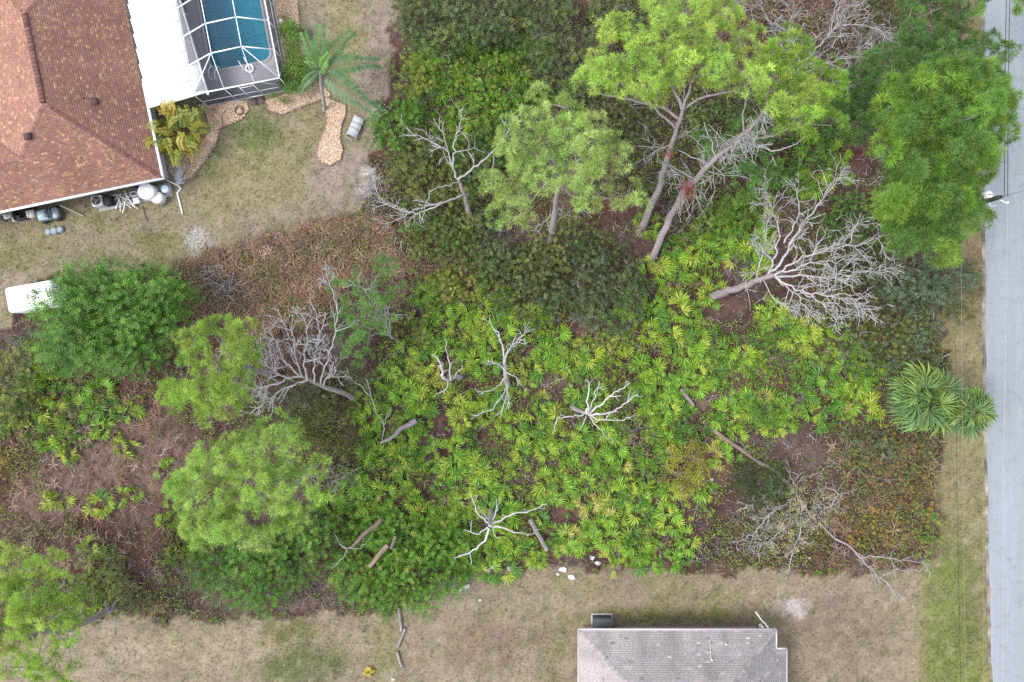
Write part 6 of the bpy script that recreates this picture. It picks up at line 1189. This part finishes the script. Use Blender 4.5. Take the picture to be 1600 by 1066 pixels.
mb = MB(); tube(mb, [G(94, 321, .5), G(131, 338, .06)], .05, 6, (.34, .29, .24)); tag(mb.build('wooden_pole', M_wood, origin=G(112, 330)), 'pale wooden pole leaning on the ground right of the tractor', 'pole')
mb = MB(); tube(mb, [G(222, 322, .06), G(230, 346, .04)], .03, 6, (.08, .07, .07)); tag(mb.build('dark_pipe', M_matte, origin=G(226, 334)), 'thin dark pipe on the grass below the pipe pile', 'pipe')
mb = MB(); q = G(441, 35); tube(mb, [q, q+[0, 0, .3], q+[0, 0, .36]], [.12, .13, .04], 12, (.75, .75, .75)); tag(mb.build('garden_lamp', M_gloss, origin=q), 'small round white garden lamp in the stones beside the cage', 'lamp')
# concrete chunks
RK = [(722, 888, .3, 'upper white concrete chunk'), (716, 900, .28, 'left white concrete chunk'), (728, 915, .3, 'lower pale concrete chunk'), (708, 876, .35, 'grey white concrete chunk under the curved dead arm'), (762, 890, .28, 'single white concrete chunk right of the chunk pile'), (750, 938, .14, 'tiny white stone on the sandy lawn'), (797, 888, .25, 'white chunk at the lawn edge below the curved dead arms'), (880, 890, .3, 'pale concrete chunk left of the twin pair'), (893, 902, .28, 'brighter concrete chunk right of the twin pair'), (926, 872, .24, 'white chunk lowest in the bent sheet remains'), (934, 880, .22, 'whitest chunk by the bent sheet remains'), (660, 928, .24, 'pale slab edge at the bush foot'), (671, 932, .16, 'little white stick like stone at the bush foot'), (1112, 750, .17, 'white stone in the lower right thicket'), (1265, 872, .12, 'small cream stone under the fallen tree'), (614, 1062, .18, 'white stone at the bottom edge near the timbers'), (1316, 655, .1, 'little white stone under the right palmettos'), (1272, 660, .07, 'tiny white stone left of the sabal palm'), (735, 882, .22, 'rounded pale chunk right of the upper white chunk'), (770, 886, .2, 'small white chunk between the single one and the curved dead arms'), (803, 892, .18, 'small twin beside the white chunk at the lawn edge'), (724, 903, .2, 'small chunk in the middle of the chunk pile'), (873, 898, .16, 'small bright stone left of the pale concrete chunk'), (720, 922, .16, 'small pale stone at the lower end of the chunk pile')]
for px, py, r, lab in RK:
    k = 14; r *= 1.1; P = unit(rng.normal(0, 1, (k, 3)))*rng.uniform(.75, 1.1, (k, 1))*np.array([r, r*.8, r*.45])
    import bmesh
    bm = bmesh.new(); [bm.verts.new(p) for p in P]; bmesh.ops.convex_hull(bm, input=bm.verts); me = D.meshes.new('concrete_chunk'); bm.verts.ensure_lookup_table(); loose = [v for v in bm.verts if not v.link_faces]; bmesh.ops.delete(bm, geom=loose, context='VERTS'); bm.to_mesh(me); bm.free()
    a = me.color_attributes.new('col', 'FLOAT_COLOR', 'POINT'); cc_ = np.tile([*(np.array((.4, .395, .39))*rng.uniform(.8, 1.2)), 1], len(me.vertices)); a.data.foreach_set('color', cc_.astype(np.float32)); me.materials.append(M_stone)
    o = D.objects.new('concrete_chunk', me); COL.objects.link(o); q = G(px, py, r*.25); o.location = tuple(float(v) for v in q); tag(o, lab, 'rock', 'loose concrete chunks and stones')
# sand scatter on the white patches
def scatter_chips():
    mb = MB()
    for cx, cy, rx, ry, n in ((488, 95, 12, 24, 260), (592, 288, 28, 30, 400), (310, 374, 20, 20, 300), (1240, 948, 26, 13, 110), (724, 900, 16, 26, 200), (596, 172, 10, 8, 60)):
        X = cx+rng.normal(0, .5, n)*rx; Y = cy+rng.normal(0, .5, n)*ry; scat(mb, OCT, OCF, GA(X, Y, 0*X+.02), frames(np.tile([0, 0, 1.], (n, 1)), rng.uniform(0, 6, n)), rng.uniform(.02, .06, n), pick([(.3, .275, .265), (.24, .21, .19), (.36, .335, .32)], n))
    X, Y = ground_pts(1500, 0, 0, 1540, 1066); _, ln, ls = ground_colour(X, Y); k = (ln | ls) & ~((X < 300) & (Y < 340)); X, Y = X[k], Y[k]; n = len(X); scat(mb, OCT, OCF, GA(X, Y, 0*X+.02), frames(np.tile([0, 0, 1.], (n, 1)), rng.uniform(0, 6, n)), rng.uniform(.02, .05, n), pick([(.3, .25, .19), (.36, .33, .3), (.08, .065, .04), (.09, .07, .045)], n)); tag(mb.build('gravel_chips', M_stone), kind='stuff')
scatter_chips()
# ------------------------------------------------------------------ utility pole and wires
XP = G(1563, 308, 10.6)[0]; YP = G(1563, 308, 10.6)[1]
up = thing('utility_pole', 'dark wooden utility pole with a white transformer at the road edge', 'utility pole', (XP, YP, 0))
mb = MB(); tube(mb, [(XP, YP, -.1), (XP, YP, 5), (XP, YP, 10.6)], [.19, .16, .13], 10, (.06, .052, .05), .2); mb.build('pole', M_wood, up)
q = np.array([XP+.15, YP+.36, 8.5]); mb = MB(); tube(mb, [q, q+[0, 0, .1], q+[0, 0, .8], q+[0, 0, .86]], [.2, .25, .25, .16], 14, (.66, .66, .68)); tf_ = mb.build('transformer', M_gloss, up)
for s in (-.09, .09): mb = MB(); tube(mb, [q+[s, 0, .86], q+[s, 0, 1.1]], [.05, .03], 8, (.4, .38, .36)); mb.build('bushing', M_gloss, tf_)
mb = MB(); box(mb, (XP+.02, YP+.16, 8.8), (.1, .16, .3), 0, (.2, .2, .2)); mb.build('bracket', M_matte, up)
mb = MB(); tube(mb, [(XP, YP, 10.3), (XP+.35, YP-.3, 10.5), (XP+.42, YP-.36, 10.5)], .035, 6, (.55, .55, .55)); tube(mb, [(XP+.36, YP-.32, 10.5), (XP+.36, YP-.32, 10.72)], .06, 8, (.62, .62, .62)); mb.build('insulator_arm', M_gloss, up)
mb = MB(); tube(mb, [(XP, YP, 10.6), (XP, YP, 10.78)], .07, 8, (.03, .03, .03)); mb.build('pole_cap', M_matte, up)
mb = MB(); tube(mb, [(XP+.1, YP-.12, 9.4), (XP+.32, YP-.3, 9.2), (XP+.34, YP-.3, 9.6)], .03, 6, (.6, .6, .6)); mb.build('fuse_cutout', M_gloss, up)
def wire(label, x0, z0, x1, z1, ya, yb, r=.016, col=(.03, .03, .03)):
    t = np.linspace(0, 1, 24); P = np.stack([x0+(x1-x0)*t, ya+(yb-ya)*t, z0+(z1-z0)*t-np.sin(t*pi)*.35], 1); mb = MB(); tube(mb, P, r, 5, col); tag(mb.build('overhead_wire', M_matte, origin=(P[0, 0], P[0, 1], 0)), label, 'wire', 'overhead wires along the verge')
def xw(px, z): return G(px, 0, z)[0]
wire('lowest dark wire running over the grass verge below the pole', XP-.15, 6.2, xw(1518, 6.2), 6.2, YP, -44, .013); wire('thin pale wire running over the grass verge right of the dark one', XP-.05, 6.8, xw(1524, 6.8), 6.8, YP, -44, .008, (.2, .19, .17)); wire('pale wire running along the road edge', xw(1541, 7.4), 7.4, xw(1543, 7.4), 7.4, YP, -44, .009, (.15, .15, .14)); wire('topmost pale wire running over the road surface', XP+.36, 10.7, xw(1570, 10.7), 10.7, YP-.32, -44, .008, (.3, .31, .32))
wire('left of the two dark wires over the road at the top right', XP+.3, 10.5, xw(1588, 10.5), 10.6, YP, 34, .02); wire('right of the two dark wires over the road at the top right', XP+.36, 10.7, xw(1596, 10.6), 10.6, YP, 34, .02); wire('thin service wire crossing the road from the pole top', XP, 10.5, XP+8, 9.6, YP, YP+2.2, .012)
mb = MB(); q = G(1469, 560); tube(mb, [q, q+[.02, .3, 1.0]], .03, 6, (.45, .43, .42)); tag(mb.build('marker_stake', M_wood, origin=q), 'thin pale stake at the verge above the sabal palms', 'stake')
for o in D.objects:
    if '_o' in o: del o['_o']
